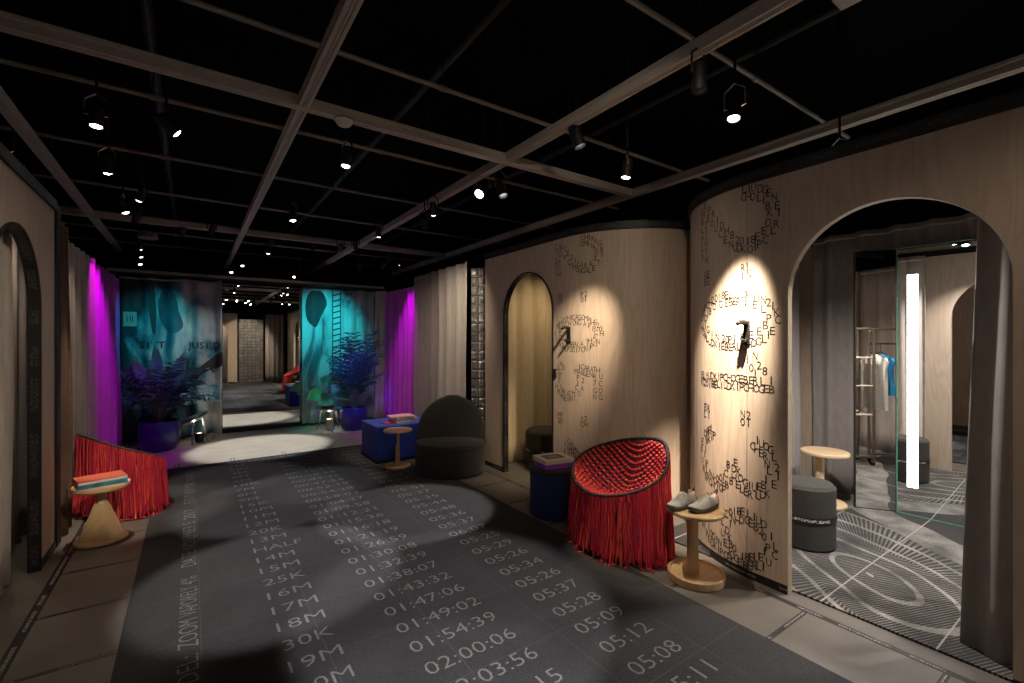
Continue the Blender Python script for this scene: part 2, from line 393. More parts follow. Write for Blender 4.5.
# ------------------------------------------------------------------ lettering
_tc = {}
def text2d(s, size=1.0, thin=0.008):
    if (s, thin) in _tc: vs, fs = _tc[(s, thin)]
    else:
        cu = bpy.data.curves.new('t', 'FONT'); cu.body = s; cu.size = 1.0; cu.resolution_u = 2; cu.fill_mode = 'FRONT'; cu.offset = -thin
        ob = bpy.data.objects.new('t', cu); COL.objects.link(ob)
        dg = bpy.context.evaluated_depsgraph_get(); dg.update()
        ev = ob.evaluated_get(dg); me = ev.to_mesh()
        vs = [(v.co.x, v.co.y) for v in me.vertices]; fs = [tuple(p.vertices) for p in me.polygons]
        ev.to_mesh_clear(); bpy.data.objects.remove(ob); bpy.data.curves.remove(cu)
        _tc[(s, thin)] = (vs, fs)
    return [(x*size, y*size) for x, y in vs], fs
def fit_text(s, w, h):
    """text scaled so that its bounding box is w wide and caps are h high, origin lower left"""
    vs, fs = text2d(s)
    x0 = min(v[0] for v in vs); x1 = max(v[0] for v in vs)
    caph = 0.69
    return [((x-x0)/(x1-x0)*w, y/caph*h) for x, y in vs], fs

# ------------------------------------------------------------------ the setting
FLOOR_Z = 0.0
mb = MB(); mb.box(-2.6, 6.2, -2.6, 12.2, -0.12, 0.0)
floor = struct(mb.build('floor', M['concrete']))
# tile grid of printed tape lines on the floor
def strip(x0, y0, x1, y1, w, z, mat, parent, name='tape_line'):
    dx, dy = x1-x0, y1-y0; Ln = sqrt(dx*dx+dy*dy); nx, ny = -dy/Ln*w/2, dx/Ln*w/2
    q = MB()
    t = 0.0008
    P = [(x0-nx,y0-ny),(x1-nx,y1-ny),(x1+nx,y1+ny),(x0+nx,y0+ny)]
    q.quad([(a,b,z+t) for a,b in P], [(0,0),(Ln,0),(Ln,1),(0,1)])
    for i in range(4):
        a, b = P[i], P[(i+1)%4]; q.quad([(*a,z),(*b,z),(*b,z+t),(*a,z+t)])
    return q.build(name, mat, parent, smooth=0)
strip(-0.71, -1.0, -0.71, 6.6, 0.05, 0, M['tape'], floor)
strip(2.815, -0.8, 2.815, 4.9, 0.04, 0, M['tape_thin'], floor)
for k in range(-3, 9):
    y = 1.163 + 0.585*k
    strip(-0.685, y, -0.29, y, 0.026, 0, M['tape_thin'], floor)
    if y < 4.8: strip(2.37, y, 2.795, y, 0.026, 0, M['tape_thin'], floor)
# pale floor between the carpet and the mirror
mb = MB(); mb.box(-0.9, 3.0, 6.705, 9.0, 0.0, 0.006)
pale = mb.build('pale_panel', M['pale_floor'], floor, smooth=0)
for i, x in enumerate((-0.14, 0.43, 1.02, 1.61)):
    for dx in (-0.018, 0.018):
        strip(x+dx, 6.72, x+dx, 6.90, 0.008, 0.006, M['black'], floor, 'tape_tick')

mb = MB(); mb.box(-2.6, 6.2, -2.6, 12.2, 3.55, 3.65); struct(mb.build('ceiling', M['ceil']))
mb = MB(); mb.box(-2.7, -2.6, -2.6, 12.2, 0, 3.55); struct(mb.build('wall_left', M['wallblack']))
mb = MB(); mb.box(6.2, 6.3, -2.6, 12.2, 0, 3.55); struct(mb.build('wall_right', M['wallblack']))
mb = MB(); mb.box(-2.6, 6.2, 12.2, 12.3, 0, 3.55); struct(mb.build('wall_far', M['wallblack']))
mb = MB(); mb.box(-2.6, 6.2, -2.7, -2.6, 0, 3.55); struct(mb.build('wall_near', M['wallblack']))

# ------------------------------------------------------------------ carpet with the race table
carpet = thing('carpet', 'long charcoal carpet runner printed with rows of distances and times', 'carpet', (1.04, 2.8, 0))
mb = MB(); mb.box(-0.29, 2.37, -1.40, 6.70, 0, 0.012); pile = mb.build('pile', M['carpet'], carpet, world=True, smooth=0)
ROW0, DY = 2.247, 0.1782
col1 = {24:'DISTANCE',23:'3M',22:'5K',21:'4M',20:'5M',19:'6M',18:'10K',17:'7M',16:'8M',15:'9M',14:'15K',13:'10M',12:'11M',11:'12M',10:'20K',9:'13M',8:'HALF',7:'14M',6:'15M',5:'25K',4:'16M',3:'17M',2:'18M',1:'30K',0:'19M',-1:'20M',-2:'21M',-3:'35K',-4:'22M',-5:'23M',-6:'24M'}
col2 = {24:'TIME',23:'00:19:05',22:'00:19:46',21:'00:25:22',20:'00:31:38',19:'00:36:12',18:'00:38:56',17:'00:43:35',16:'00:47:54',15:'00:52:19',14:'00:54:28',13:'00:58:03',12:'01:04:27',11:'01:09:58',10:'01:12:21',9:'01:15:36',8:'01:16:18',7:'01:21:19',6:'01:26:59',5:'01:30:08',4:'01:32:39',3:'01:38:07',2:'01:43:32',1:'01:47:06',0:'01:49:02',-1:'01:54:39',-2:'02:00:06',-3:'02:03:56',-4:'02:05:15',-5:'02:10:27'}
col3 = {24:'PACE',23:'06:21',22:'06:17',21:'06:07',20:'06:16',19:'05:58',18:'05:54',17:'05:43',16:'05:42',15:'05:35',14:'05:52',13:'05:50',12:'05:51',11:'05:37',10:'05:35',9:'05:44',8:'05:48',7:'05:36',6:'05:37',5:'06:07',4:'05:25',3:'05:29',2:'05:26',1:'05:34',0:'05:26',-1:'05:37',-2:'05:28',-3:'05:09',-4:'05:12',-5:'05:08',-6:'05:11'}
ZT = 0.0132
def floor_text(s, x, y, w, h, name='printed_time'):
    vs, fs = fit_text(s, w, h); mb = MB()
    mb.add([(x+a, y+b, ZT) for a, b in vs], fs); mb.build(name, M['carpet_ink'], pile, world=True, smooth=0)
for k, s in col1.items(): floor_text(s, 0.365, ROW0+0.010+DY*k, 0.078*len(s), 0.088, 'printed_distance')
for k, s in col2.items(): floor_text(s, 0.87, ROW0-0.004+DY*k, 0.0605*len(s), 0.088)
for k, s in col3.items(): floor_text(s, 1.63, ROW0-0.004+DY*k, 0.066*len(s), 0.088)
def floor_text_up(s, x, y, L, h):
    vs, fs = fit_text(s, L, h); mb = MB()
    mb.add([(x-b, y+a, ZT) for a, b in vs], fs); mb.build('printed_caption', M['carpet_ink'], pile, world=True, smooth=0)
for s, y, L in (('MODEL:', 2.26, 0.40), ('ZOOM', 2.73, 0.28), ('VAPORFLY', 3.05, 0.36), ('4%', 3.44, 0.11),
                ('DATE:', 3.72, 0.27), ('NOVEMBER', 4.03, 0.50), ('5, 2017', 4.57, 0.40), ('EVENT:', 5.16, 0.30), ('NEW YORK', 5.50, 0.42), ('MARATHON', 5.98, 0.50)):
    floor_text_up(s, 0.030, y, L, 0.085)

# ------------------------------------------------------------------ plywood booths
def pathA(s, off=0.0):            # near right booth: s == Y on the straight, then a quarter turn away
    if s <= 1.47: return (2.9-off, s, -1, 0)
    a = (s-1.47)/0.9
    if a <= pi/2:
        ph = pi - a; return (3.8+(0.9+off)*cos(ph), 1.47+(0.9+off)*sin(ph), cos(ph), sin(ph))
    return (3.8 + 0.9*(a-pi/2), 2.37+off, 0, 1)
def pathB(s, off=0.0):            # second right booth: s = 4.8 - Y, then a quarter turn away
    if s <= 1.44: return (2.95-off, 4.8-s, -1, 0)
    a = (s-1.44)/0.9
    if a <= pi/2:
        ph = pi + a; return (3.85+(0.9+off)*cos(ph), 3.36+(0.9+off)*sin(ph), cos(ph), sin(ph))
    return (3.85+0.9*(a-pi/2), 2.46-off, 0, -1)
def pathL(s, off=0.0):            # left booth, facing +X
    return (-0.815+off, s, 1, 0)
def pathN(s, off=0.0):            # booth behind the camera, facing +Y
    return (s, -1.5+off, 0, 1)

def booth(path, s0, s1, curves, arch, H, root, ply, trim=None, th=0.05):
    ac, hw, zs = arch
    ss = set([s0, s1, ac-hw, ac+hw]); n = 28
    for k in range(n+1): ss.add(round(ac - hw*cos(pi*k/n), 6))
    for a, b, m in curves:
        for k in range(m+1): ss.add(a+(b-a)*k/m)
    ss = sorted(ss)
    ss2 = [ss[0]]
    for s in ss[1:]:
        if s - ss2[-1] > 1e-5: ss2.append(s)
    ss = ss2
    def zb(s):
        d = hw*hw-(s-ac)**2
        return zs + sqrt(max(d, 0))
    wall = MB(); lin = MB()
    for a, b in zip(ss[:-1], ss[1:]):
        mid = (a+b)/2; inside = abs(mid-ac) < hw
        za, zb_ = (zb(a), zb(b)) if inside else (0.0, 0.0)
        fa, fb, ba, bb = path(a), path(b), path(a, -th), path(b, -th)
        F = lambda p, z: (p[0], p[1], z)
        wall.quad([F(fa,za), F(fb,zb_), F(fb,H), F(fa,H)])
        wall.quad([F(bb,zb_), F(ba,za), F(ba,H), F(bb,H)])
        wall.quad([F(fa,H), F(fb,H), F(bb,H), F(ba,H)])
        if inside: lin.quad([F(ba,za), F(bb,zb_), F(fb,zb_), F(fa,za)])
    for s, sg in ((ac-hw, 1), (ac+hw, -1)):
        f, bk = path(s), path(s, -th)
        q = [(f[0],f[1],0),(bk[0],bk[1],0),(bk[0],bk[1],zs),(f[0],f[1],zs)]
        lin.quad(q if sg > 0 else q[::-1])
    for s in (s0, s1):
        f, bk = path(s), path(s, -th)
        wall.quad([(f[0],f[1],0),(bk[0],bk[1],0),(bk[0],bk[1],H),(f[0],f[1],H)])
    w = wall.build('plywood_wall', ply, root, world=True, smooth=20)
    lin.build('arch_edge', M['ply_edge'] if trim is None else M['black'], root, world=True, smooth=40)
    # rail on top and skirting, both following the wall
    def band(sa, sb, z0, z1, o0, o1, name, mat):
        pts = [s for s in ss if sa < s < sb]; pts = [sa] + pts + [sb]
        q = MB(); acc = 0; prev = None
        rows = [[], [], [], []]; uvr = [[], [], [], []]
        for s in pts:
            p = path(s, o1); pi_ = path(s, o0)
            if prev: acc += sqrt((p[0]-prev[0])**2+(p[1]-prev[1])**2)
            prev = p
            for r, (pp, z, v) in enumerate(((pi_,z0,0),(p,z0,0),(p,z1,1),(pi_,z1,1))):
                rows[r].append((pp[0],pp[1],z)); uvr[r].append((acc,v))
        q.grid(rows, uvr)
        for e in (0, -1): q.quad([rows[r][e] for r in range(4)])
        return q.build(name, mat, root, world=True, smooth=40)
    band(s0, s1, H, H+0.07, -th-0.01, 0.018, 'top_rail', M['railtape'])
    if ac-hw > s0: band(s0, ac-hw, 0, 0.05, 0, 0.008, 'skirting', M['skirt'])
    if ac+hw < s1: band(ac+hw, s1, 0, 0.05, 0, 0.008, 'skirting', M['skirt'])
    if trim:
        tw = trim          # printed black tape lining round the reveal, standing proud of the front
        q = MB(); prof = [(ac-hw, 0.0)] + [(ac-hw*cos(pi*k/n), zs+hw*sin(pi*k/n)) for k in range(n+1)] + [(ac+hw, 0.0)]
        prof2 = [(ac-hw-0.012, 0.0)] + [(ac-(hw+0.012)*cos(pi*k/n), zs+(hw+0.012)*sin(pi*k/n)) for k in range(n+1)] + [(ac+hw+0.012, 0.0)]
        rows = [[], [], [], []]; uvr = [[], [], [], []]; acc = 0; pv = None
        for (s, z), (s2, z2) in zip(prof, prof2):
            if pv: acc += sqrt((s-pv[0])**2+(z-pv[1])**2)
            pv = (s, z)
            a = path(s, -th-0.004); b = path(s, 0.012); c = path(s2, 0.012); d = path(s2, 0.0)
            # slightly inside the opening so that it covers the edge
            k = 0.995
            for r, (p, zz, v) in enumerate(((a,z*1.0,0),(b,z,1),(c,z2,1),(d,z2,1))):
                if r < 2:
                    ds = (s-ac)*k + ac; p2 = path(ds, -th-0.004 if r == 0 else 0.012); rows[r].append((p2[0],p2[1],z-0.002 if z > zs else z))
                else: rows[r].append((p[0],p[1],zz))
                uvr[r].append((acc, v))
        q.grid(rows, uvr)
        q.build('arch_trim', M['trimtape'], root, world=True, smooth=40)
    return w

STROKES = {
 '2': [(.05,.66),(.07,.80),(.16,.92),(.30,.97),(.46,.94),(.57,.83),(.60,.70),(.55,.56),(.40,.40),(.20,.22),(.04,.06),(.34,.06),(.65,.06)],
 '0': [(.325+.27*sin(t*pi/12), .5+.46*cos(t*pi/12)) for t in range(25)],
 '1': [(.02,.74),(.18,.78),(.36,.90),(.44,.95),(.44,.5),(.44,.02)],
 '3': [(.04,.78),(.12,.91),(.30,.97),(.48,.90),(.55,.76),(.48,.60),(.30,.52),(.50,.46),(.60,.29),(.52,.11),(.32,.03),(.12,.08),(.03,.24)],
 '9': [(.60,.66),(.52,.86),(.34,.95),(.14,.88),(.05,.68),(.14,.48),(.32,.41),(.52,.48),(.60,.66),(.60,.42),(.52,.18),(.34,.05),(.16,.05),(.06,.16)],
 '5': [(.55,.94),(.14,.94),(.09,.55),(.22,.61),(.38,.61),(.54,.50),(.59,.32),(.52,.13),(.33,.04),(.15,.06),(.04,.18)],
 '4': [(.50,.02),(.50,.95),(.05,.30),(.65,.30)],
 ':': None}
def seg_dist(p, a, b):
    ax, ay = a; bx, by = b; px, py = p
    dx, dy = bx-ax, by-ay; L = dx*dx+dy*dy
    t = 0 if L == 0 else max(0, min(1, ((px-ax)*dx+(py-ay)*dy)/L))
    return sqrt((px-ax-t*dx)**2+(py-ay-t*dy)**2)
def big_time(items, path, s_start, sdir, Hh, words, root, seed):
    """a time set sideways, each stroke filled with small capitals"""
    rr = random.Random(seed); ci = 0
    words = [c for c in words]
    for ch, zt, zbm in items:
        q = MB(); V = zt-zbm
        hits = []
        if ch == ':':
            cells = []
            for yc in (0.12, 0.68):
                for r in range(2):
                    for c in range(2): cells.append((yc*Hh-0.02+c*0.04, zt-V/2+0.024-r*0.05))
        else:
            poly = [(y*Hh, zt - x/0.65*V) for x, y in STROKES[ch]]
            cells = []
            cum = [0.0]
            for a, b in zip(poly[:-1], poly[1:]): cum.append(cum[-1]+sqrt((b[0]-a[0])**2+(b[1]-a[1])**2))
            for off in (-0.026, 0.026):
                n = max(2, int(cum[-1]/0.031)); 
                for j in range(n+1):
                    t = cum[-1]*j/n; i = 0
                    while i < len(poly)-2 and cum[i+1] < t: i += 1
                    a, b = poly[i], poly[i+1]; L = cum[i+1]-cum[i]; k = (t-cum[i])/max(L, 1e-9)
                    dx, dy = (b[0]-a[0])/max(L,1e-9), (b[1]-a[1])/max(L,1e-9)
                    c = (a[0]+(b[0]-a[0])*k-dy*off, a[1]+(b[1]-a[1])*k+dx*off)
                    # near upright strokes pack letters less tightly, they are taller than wide
                    if all((c[0]-e[0])**2/0.0275**2+(c[1]-e[1])**2/0.041**2 > 1 for e in cells): cells.append(c)
            cells.sort(key=lambda c: (-round(c[1]/0.044), c[0]))
        for h, z in cells:
            c = words[ci % len(words)]; ci += 1
            if c == ' ': c = words[ci % len(words)]; ci += 1
            vs, fs = text2d(c, 1.0, 0.002)
            x0 = min(v[0] for v in vs); x1 = max(v[0] for v in vs)
            w = 0.037 if c in 'MWOGDQCH' else (0.008 if c in 'I1.' else 0.031)
            jh, jz = rr.uniform(-.003,.003), rr.uniform(-.004,.004)
            P = []
            for x, y in vs:
                hh = h + jh + ((x-x0)/(x1-x0+1e-9)-0.5)*w; zz = z + jz + (y/0.69-0.5)*0.051
                p = path(s_start + sdir*hh, 0.0012); P.append((p[0], p[1], zz))
            q.add(P, fs)
        q.build('printed_colon' if ch == ':' else 'printed_numeral', M['ink'], root, world=True, smooth=0)

bA = thing('fitting_booth', 'near plywood fitting booth with open arch, printed with the sideways time 2:01:39', 'fitting booth', (2.9, 0.6, 0))
wA = booth(pathA, -0.85, 1.47+0.9*pi/2+1.5, [(1.47, 1.47+0.9*pi/2, 22)], (0.845, 0.455, 1.77), 2.5, bA, M['ply'])
big_time([('2',2.48,2.08),(':',2.03,1.87),('0',1.82,1.46),('1',1.41,1.15),(':',1.07,0.95),('3',0.89,0.49),('9',0.42,0.07)],
         pathA, 1.973, -1, 0.616, 'ELIUD KIPCHOGE BERLIN 2018 ', wA, 3)
mb = MB(); p = pathA(1.545, 0.0007); p2 = pathA(1.548, 0.0007)
mb.quad([(p[0],p[1],0.05),(p2[0],p2[1],0.05),(p2[0],p2[1],2.5),(p[0],p[1],2.5)]); mb.build('panel_seam', M['bookdark'], wA, world=True, smooth=0)

bB = thing('fitting_booth', 'second plywood fitting booth with beige curtained arch and curved corner, printed with 2:05', 'fitting booth', (2.95, 3.8, 0))
wB = booth(pathB, 0.0, 1.44+0.9*pi/2+1.5, [(1.44, 1.44+0.9*pi/2, 22)], (0.85, 0.43, 1.80), 2.5, bB, M['ply'], trim=0.03)
big_time([('2',2.46,2.15),(':',1.98,1.85),('0',1.73,1.42),('5',1.29,0.94),(':',0.83,0.69),('4',0.56,0.20)],
         pathB, 1.33, 1, 0.53, 'CHICAGO MARATHON GALEN RUPP 2017 ', wB, 5)

bL = thing('fitting_booth', 'left plywood fitting booth with tall arch rimmed in printed black tape', 'fitting booth', (-0.815, 3.0, 0))
booth(pathL, -1.0, 4.64, [], (3.76, 0.47, 1.69), 2.45, bL, M['ply_left'], trim=0.03)
mb = MB(); mb.box(-0.88, -0.80, 4.645, 4.76, 0, 2.5); mb.build('dark_gap_strip', M['black'], bL, world=True, smooth=0)  # black strip put where there is only a dark gap

bN = thing('fitting_booth', 'plywood fitting booth at the opposite end of the room, seen in the tall mirror', 'fitting booth', (0.6, -1.5, 0))
booth(pathN, -0.8, 1.36, [], (0.62, 0.45, 1.77), 2.5, bN, M['ply'])
# side walls that close the near booth and the second booth
mb = MB(); mb.box(5.38, 5.42, -0.85, 2.30, 0, 2.5); mb.build('rear_panel', M['ply'], bA, world=True, smooth=0)
mb = MB(); mb.box(5.35, 5.39, 2.52, 4.80, 0, 2.5); mb.build('rear_panel', M['ply'], bB, world=True, smooth=0)
mb = MB(); mb.box(2.955, 5.34, 4.75, 4.80, 0, 2.5); mb.build('side_panel', M['ply'], bB, world=True, smooth=0)
mb = MB(); mb.box(2.955, 5.37, -0.90, -0.855, 0, 2.5); mb.build('side_panel', M['ply'], bA, world=True, smooth=0)

# wall hooks carrying the numbers
def wall_hook(label, s, z, path, size):
    x, y, nx, ny = path(s, 0)
    o = thing('wall_hook', label, 'wall hook', (x, y, z), atan2(ny, nx), 'black hooks on the plywood booths')
    h = size
    q = MB(); q.box(0, 0.012, -0.02, 0.02, -h/2, h/2); q.build('back_plate', M['black_metal'], o, bevel=0.004)
    q = MB(); q.tube([(0.012,0,h*0.42),(0.05,0,h*0.46),(0.085,0,h*0.43),(0.10,0,h*0.36)], [0.016,0.016,0.015,0.012], 10); q.build('peg', M['black_metal'], o)
    q = MB(); q.tube([(0.012,0,-h*0.30),(0.04,0,-h*0.36),(0.06,0,-h*0.28)], [0.012,0.012,0.010], 10); q.build('lower_peg', M['black_metal'], o)
wall_hook('small black hook inside the brightly lit zero of 2:01:39', 1.545, 1.555, pathA, 0.15)
wall_hook('small black hook inside the zero of 2:05 on the second booth', 1.52, 1.56, pathB, 0.16)
mb = MB(); o = thing('wall_switch', 'small black switch beside the arch of the second booth', 'switch', (2.95, 3.485, 1.19))
mb.box(-0.02, 0, -0.02, 0.02, -0.04, 0.04); mb.build('plate', M['black'], o, bevel=0.003)
mb = MB(); mb.box(-0.028, -0.02, -0.008, 0.008, -0.014, 0.014); mb.build('rocker', M['black_metal'], o, bevel=0.002)

# ------------------------------------------------------------------ curtains
def curtain(label, pts, z0, z1, mat, seed, fpm=7.0, amp=0.035, flare=0.0, group=None, name='curtain', hooks=False, nz=10):
    rr = random.Random(seed)
    segs = []; tot = 0
    for a, b in zip(pts[:-1], pts[1:]):
        L = sqrt((b[0]-a[0])**2+(b[1]-a[1])**2); segs.append((tot, L, a, b)); tot += L
    ph0 = rr.uniform(0, 6.28); q1 = rr.uniform(0.7, 1.3); q2 = rr.uniform(0, 6.28)
    def P(s, z, off=0.0):
        t = (z-z0)/(z1-z0)
        ex = 1 + flare*(1-t)
        s_ = s*ex
        for st, L, a, b in segs:
            if s_ <= st+L or (st, L, a, b) == segs[-1]: break
        k = (s_-st)/L; dx, dy = (b[0]-a[0])/L, (b[1]-a[1])/L
        x, y = a[0]+(b[0]-a[0])*k, a[1]+(b[1]-a[1])*k
        ph = 2*pi*fpm*s + 1.1*sin(2.1*q1*s+q2) + ph0
        A = 1.45*amp*(0.65+0.35*(1-t)) * (0.75+0.35*sin(1.7*s+q2))
        d = A*(sin(ph) + 0.28*sin(2*ph+q2) + 0.22*sin(0.47*ph+1.0)) + off
        d += 0.012*sin(3*z+2*s+q2)*(1-t)
        return (x - dy*d, y + dx*d, z)
    n = max(24, int(tot*fpm*14)); q = MB(); rows = []; uvr = []
    for i in range(nz+1):
        z = z0+(z1-z0)*i/nz; row = []; uu = []
        for j in range(n+1):
            s = tot*j/n; zz = z
            if hooks and i == nz: zz = z1 - 0.028*(0.5-0.5*cos(2*pi*fpm*0.62*s))
            p = P(s, z); row.append((p[0], p[1], zz)); uu.append((s, z))
        rows.append(row); uvr.append(uu)
    q.grid(rows, uvr)
    c = ((pts[0][0]+pts[-1][0])/2, (pts[0][1]+pts[-1][1])/2, z0)
    root = thing(name, label, 'curtain', c, 0, group)
    fab = q.build('fabric', mat, root, world=True, smooth=80, solid=0.003); fab.modifiers['Solidify'].offset = 0
    # heading tape sewn along the top edge
    h = MB(); rows = [[], []]
    for j in range(n+1):
        s = tot*j/n
        for r, dz in enumerate((-0.055, -0.03)):
            p = P(s, z1-0.001, 0.0); rows[r].append((p[0], p[1], z1+dz))
    # (slightly in front of the cloth on both sides)
    h.grid(rows); ho = h.build('heading_tape', mat, root, world=True, smooth=80, solid=0.009); ho.modifiers['Solidify'].offset = 0
    return fab, P, tot

TZ = 2.42
curtain('taupe curtain left of the magenta curtain, behind the red fringed chair', [(-0.91,5.40),(-0.90,6.72)], 0.01, 2.40, M['curtain'], 1, 4.2, 0.05)
curtain('curtain lit magenta left of the printed jungle curtain', [(-0.90,6.80),(-0.86,8.46)], 0.01, 2.37, M['curtain_magenta_tint'], 2, 4.6, 0.045)
cl, PL, TL = curtain('printed jungle curtain in dark blues with lettering, left of the tall mirror', [(0.40,8.62),(-0.84,8.62)], 0.05, 2.46, M['print_left'], 3, 3.6, 0.05, hooks=True, nz=14)
cr, PR, TR = curtain('teal lit printed curtain right of the tall mirror', [(2.86,8.74),(1.60,8.74)], 0.05, 2.46, M['print_right'], 4, 4.8, 0.045, nz=14)
curtain('narrow pale curtain between the teal and the right magenta curtain', [(3.02,8.45),(2.86,8.62)], 0.05, 2.45, M['curtain_light'], 41, 8.0, 0.02)
curtain('curtain lit magenta right of the teal curtain', [(3.05,7.05),(3.05,8.45)], 0.01, 2.42, M['curtain_magenta_tint'], 5, 4.6, 0.045)
curtain('taupe curtain behind the cobalt ottoman', [(2.97,5.93),(2.97,7.0)], 0.01, 2.54, M['curtain'], 6, 4.4, 0.055)
curtain('paler curtain behind the charcoal lounge chair', [(2.90,5.12),(2.90,5.93)], 0.01, 2.52, M['curtain_light'], 7, 3.8, 0.055)
curtain('dark brown curtain hanging at the end of the left booth', [(-0.86,4.80),(-0.88,5.15)], 0.01, 2.42, M['curtain_brown'], 8, 5.0, 0.05)
curtain('beige curtain hanging inside the second booth', [(4.35,4.665),(3.06,4.665)], 0.01, 2.45, M['curtain_beige'], 9, 4.2, 0.03)
curtain('warm grey curtain along the back of the near booth, behind the booth mirrors', [(5.24,-0.72),(5.24,2.12)], 0.014, 2.55, M['curtain_grey'], 10, 4.0, 0.035)
curtain('warm grey curtain on the left side of the near booth, behind the oak table', [(5.12,2.20),(3.95,2.20)], 0.014, 2.55, M['curtain_grey'], 11, 5.5, 0.04)
curtain('grey curtain drawn to the right side of the near arch', [(3.07,-0.05),(3.09,0.52)], 0.014, 2.5, M['curtain_grey'], 12, 4.4, 0.045, flare=0.14)
curtain('pale curtain drawn back inside the near booth, seen in its mirror', [(3.12,1.50),(3.14,2.0)], 0.014, 2.5, M['curtain_light'], 13, 7.0, 0.04, flare=-0.12)
curtain('taupe curtain along the right side of the near booth, seen in its mirror', [(3.0,-0.80),(5.2,-0.80)], 0.014, 2.5, M['curtain'], 14, 5.0, 0.022)
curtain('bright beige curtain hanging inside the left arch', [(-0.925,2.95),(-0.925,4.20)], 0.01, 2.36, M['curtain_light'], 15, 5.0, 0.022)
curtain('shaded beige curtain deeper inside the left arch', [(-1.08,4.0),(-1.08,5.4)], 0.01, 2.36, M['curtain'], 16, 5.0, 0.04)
curtain('taupe curtain at the opposite end beside the silver bricks, seen in the tall mirror', [(2.24,-1.40),(2.86,-1.36)], 0.01, 2.5, M['curtain'], 17, 6.0, 0.04)
curtain('pale curtain inside the arch at the opposite end, seen in the tall mirror', [(0.0,-1.95),(1.3,-1.95)], 0.01, 2.45, M['curtain_light'], 18, 5.0, 0.045)

# prints on the left jungle curtain, following its folds (s runs from its right edge to the left)
def on_curtain(P, tot, verts, faces, name, mat, root, off=0.006):
    q = MB(); q.add([P(s, z, off) for s, z in verts], faces); return q.build(name, mat, root, world=True, smooth=0)
def curtain_text(P, s_right, z, s, w, h, root):
    vs, fs = text2d(s, 1.0, -0.016); x0 = min(v[0] for v in vs); x1 = max(v[0] for v in vs); vs = [((x-x0)/(x1-x0)*w, y/0.69*h) for x, y in vs]
    on_curtain(P, TL, [(s_right + (w-a), z+b) for a, b in vs], fs, 'lettering', M['ink'], root)
SGN = 1
curtain_text(PL, 0.02, 1.39, 'JUST D', 0.42, 0.10, cl)
curtain_text(PL, 0.72, 1.40, 'ST IT', 0.30, 0.10, cl)
def blob(P, outline, name, mat, root, nx=16, nz=22, off=0.006, smooth_it=True):
    """outline in (s,z); filled with a fine grid clipped by scan lines so that it follows the folds"""
    if len(outline) > 4 and smooth_it:
        o2 = []; m = len(outline)
        for i in range(m):
            p0, p1, p2, p3 = [outline[(i+k-1) % m] for k in range(4)]
            for j in range(5):
                t = j/5
                o2.append(tuple(0.5*((2*p1[d])+(-p0[d]+p2[d])*t+(2*p0[d]-5*p1[d]+4*p2[d]-p3[d])*t*t+(-p0[d]+3*p1[d]-3*p2[d]+p3[d])*t**3) for d in (0, 1)))
        outline = [(min(max(a, 0.0), TL), min(b, 2.41)) for a, b in o2]
    z0 = min(p[1] for p in outline); z1 = max(p[1] for p in outline); q = MB(); rows = []
    for i in range(nz+1):
        z = z0+(z1-z0)*min(max(i/nz, 0.002), 0.998); xs = []
        for a, b in zip(outline, outline[1:]+outline[:1]):
            if (a[1]-z)*(b[1]-z) < 0: xs.append(a[0]+(b[0]-a[0])*(z-a[1])/(b[1]-a[1]))
        if len(xs) < 2: continue
        lo, hi = min(xs), max(xs); rows.append([P(lo+(hi-lo)*j/nx, z, off) for j in range(nx+1)])
    if len(rows) > 1: q.grid(rows)
    return q.build(name, mat, root, world=True, smooth=80)
# dark reaching arm and a strip of water printed low on the curtain
blob(PL, [(0.0,1.33),(0.0,1.12),(0.14,1.07),(0.27,0.98),(0.36,0.90),(0.43,0.90),(0.46,0.97),(0.40,1.03),(0.30,1.10),(0.16,1.22)], 'printed_arm', M['ink_soft'], cl)
blob(PL, [(0.0,0.78),(0.0,0.57),(0.2,0.60),(0.42,0.52),(0.60,0.60),(0.58,0.70),(0.45,0.78),(0.25,0.83)], 'printed_wave', M['print_wave'], cl)
blob(PL, [(1.165,2.40),(1.215,2.40),(1.225,2.20),(1.225,1.98),(1.13,1.98),(1.145,2.15)], 'printed_shape', M['ink_soft'], cl)
blob(PL, [(0.98,2.40),(1.05,2.40),(1.075,2.20),(1.08,1.98),(0.97,1.98),(0.965,2.2)], 'printed_shape', M['ink_soft'], cl)
blob(PL, [(0.86,2.38),(0.93,2.36),(0.92,2.1),(0.88,1.7),(0.84,1.6),(0.82,1.9)], 'printed_shape', M['ink_soft'], cl)
blob(PL, [(1.05,1.93),(1.20,1.93),(1.20,1.72),(1.05,1.72)], 'printed_label', M['curtain_grey'], cl)
for s_ in (1.09, 1.115, 1.15): blob(PL, [(s_,1.87),(s_+0.010,1.87),(s_+0.010,1.78),(s_,1.78)], 'printed_bar', M['ink'], cl, nx=2, nz=3, off=0.009)
blob(PL, [(0.60,2.20),(0.72,2.30),(0.80,2.1),(0.78,1.85),(0.66,1.62),(0.50,1.72),(0.55,1.95)], 'printed_shape', M['print_dark'], cl)
# dark diver-like blot and a rope ladder printed on the teal curtain
blob(PR, [(0.95,2.42),(1.10,2.42),(1.2,2.2),(1.18,1.9),(1.05,1.75),(0.98,1.85),(0.90,2.05),(0.85,2.2)], 'printed_shape', M['ink_soft'], cr)
for s_ in (0.60, 0.73):
    blob(PR, [(s_,2.42),(s_+0.018,2.42),(s_+0.018,0.9),(s_,0.9)], 'printed_rope', M['ink_soft'], cr, nx=2)
for k in range(14):
    z = 2.36-k*0.105
    blob(PR, [(0.61,z+0.03),(0.61,z+0.005),(0.735,z-0.035),(0.735,z-0.01)], 'printed_rung', M['ink_soft'], cr, nx=6, nz=6)

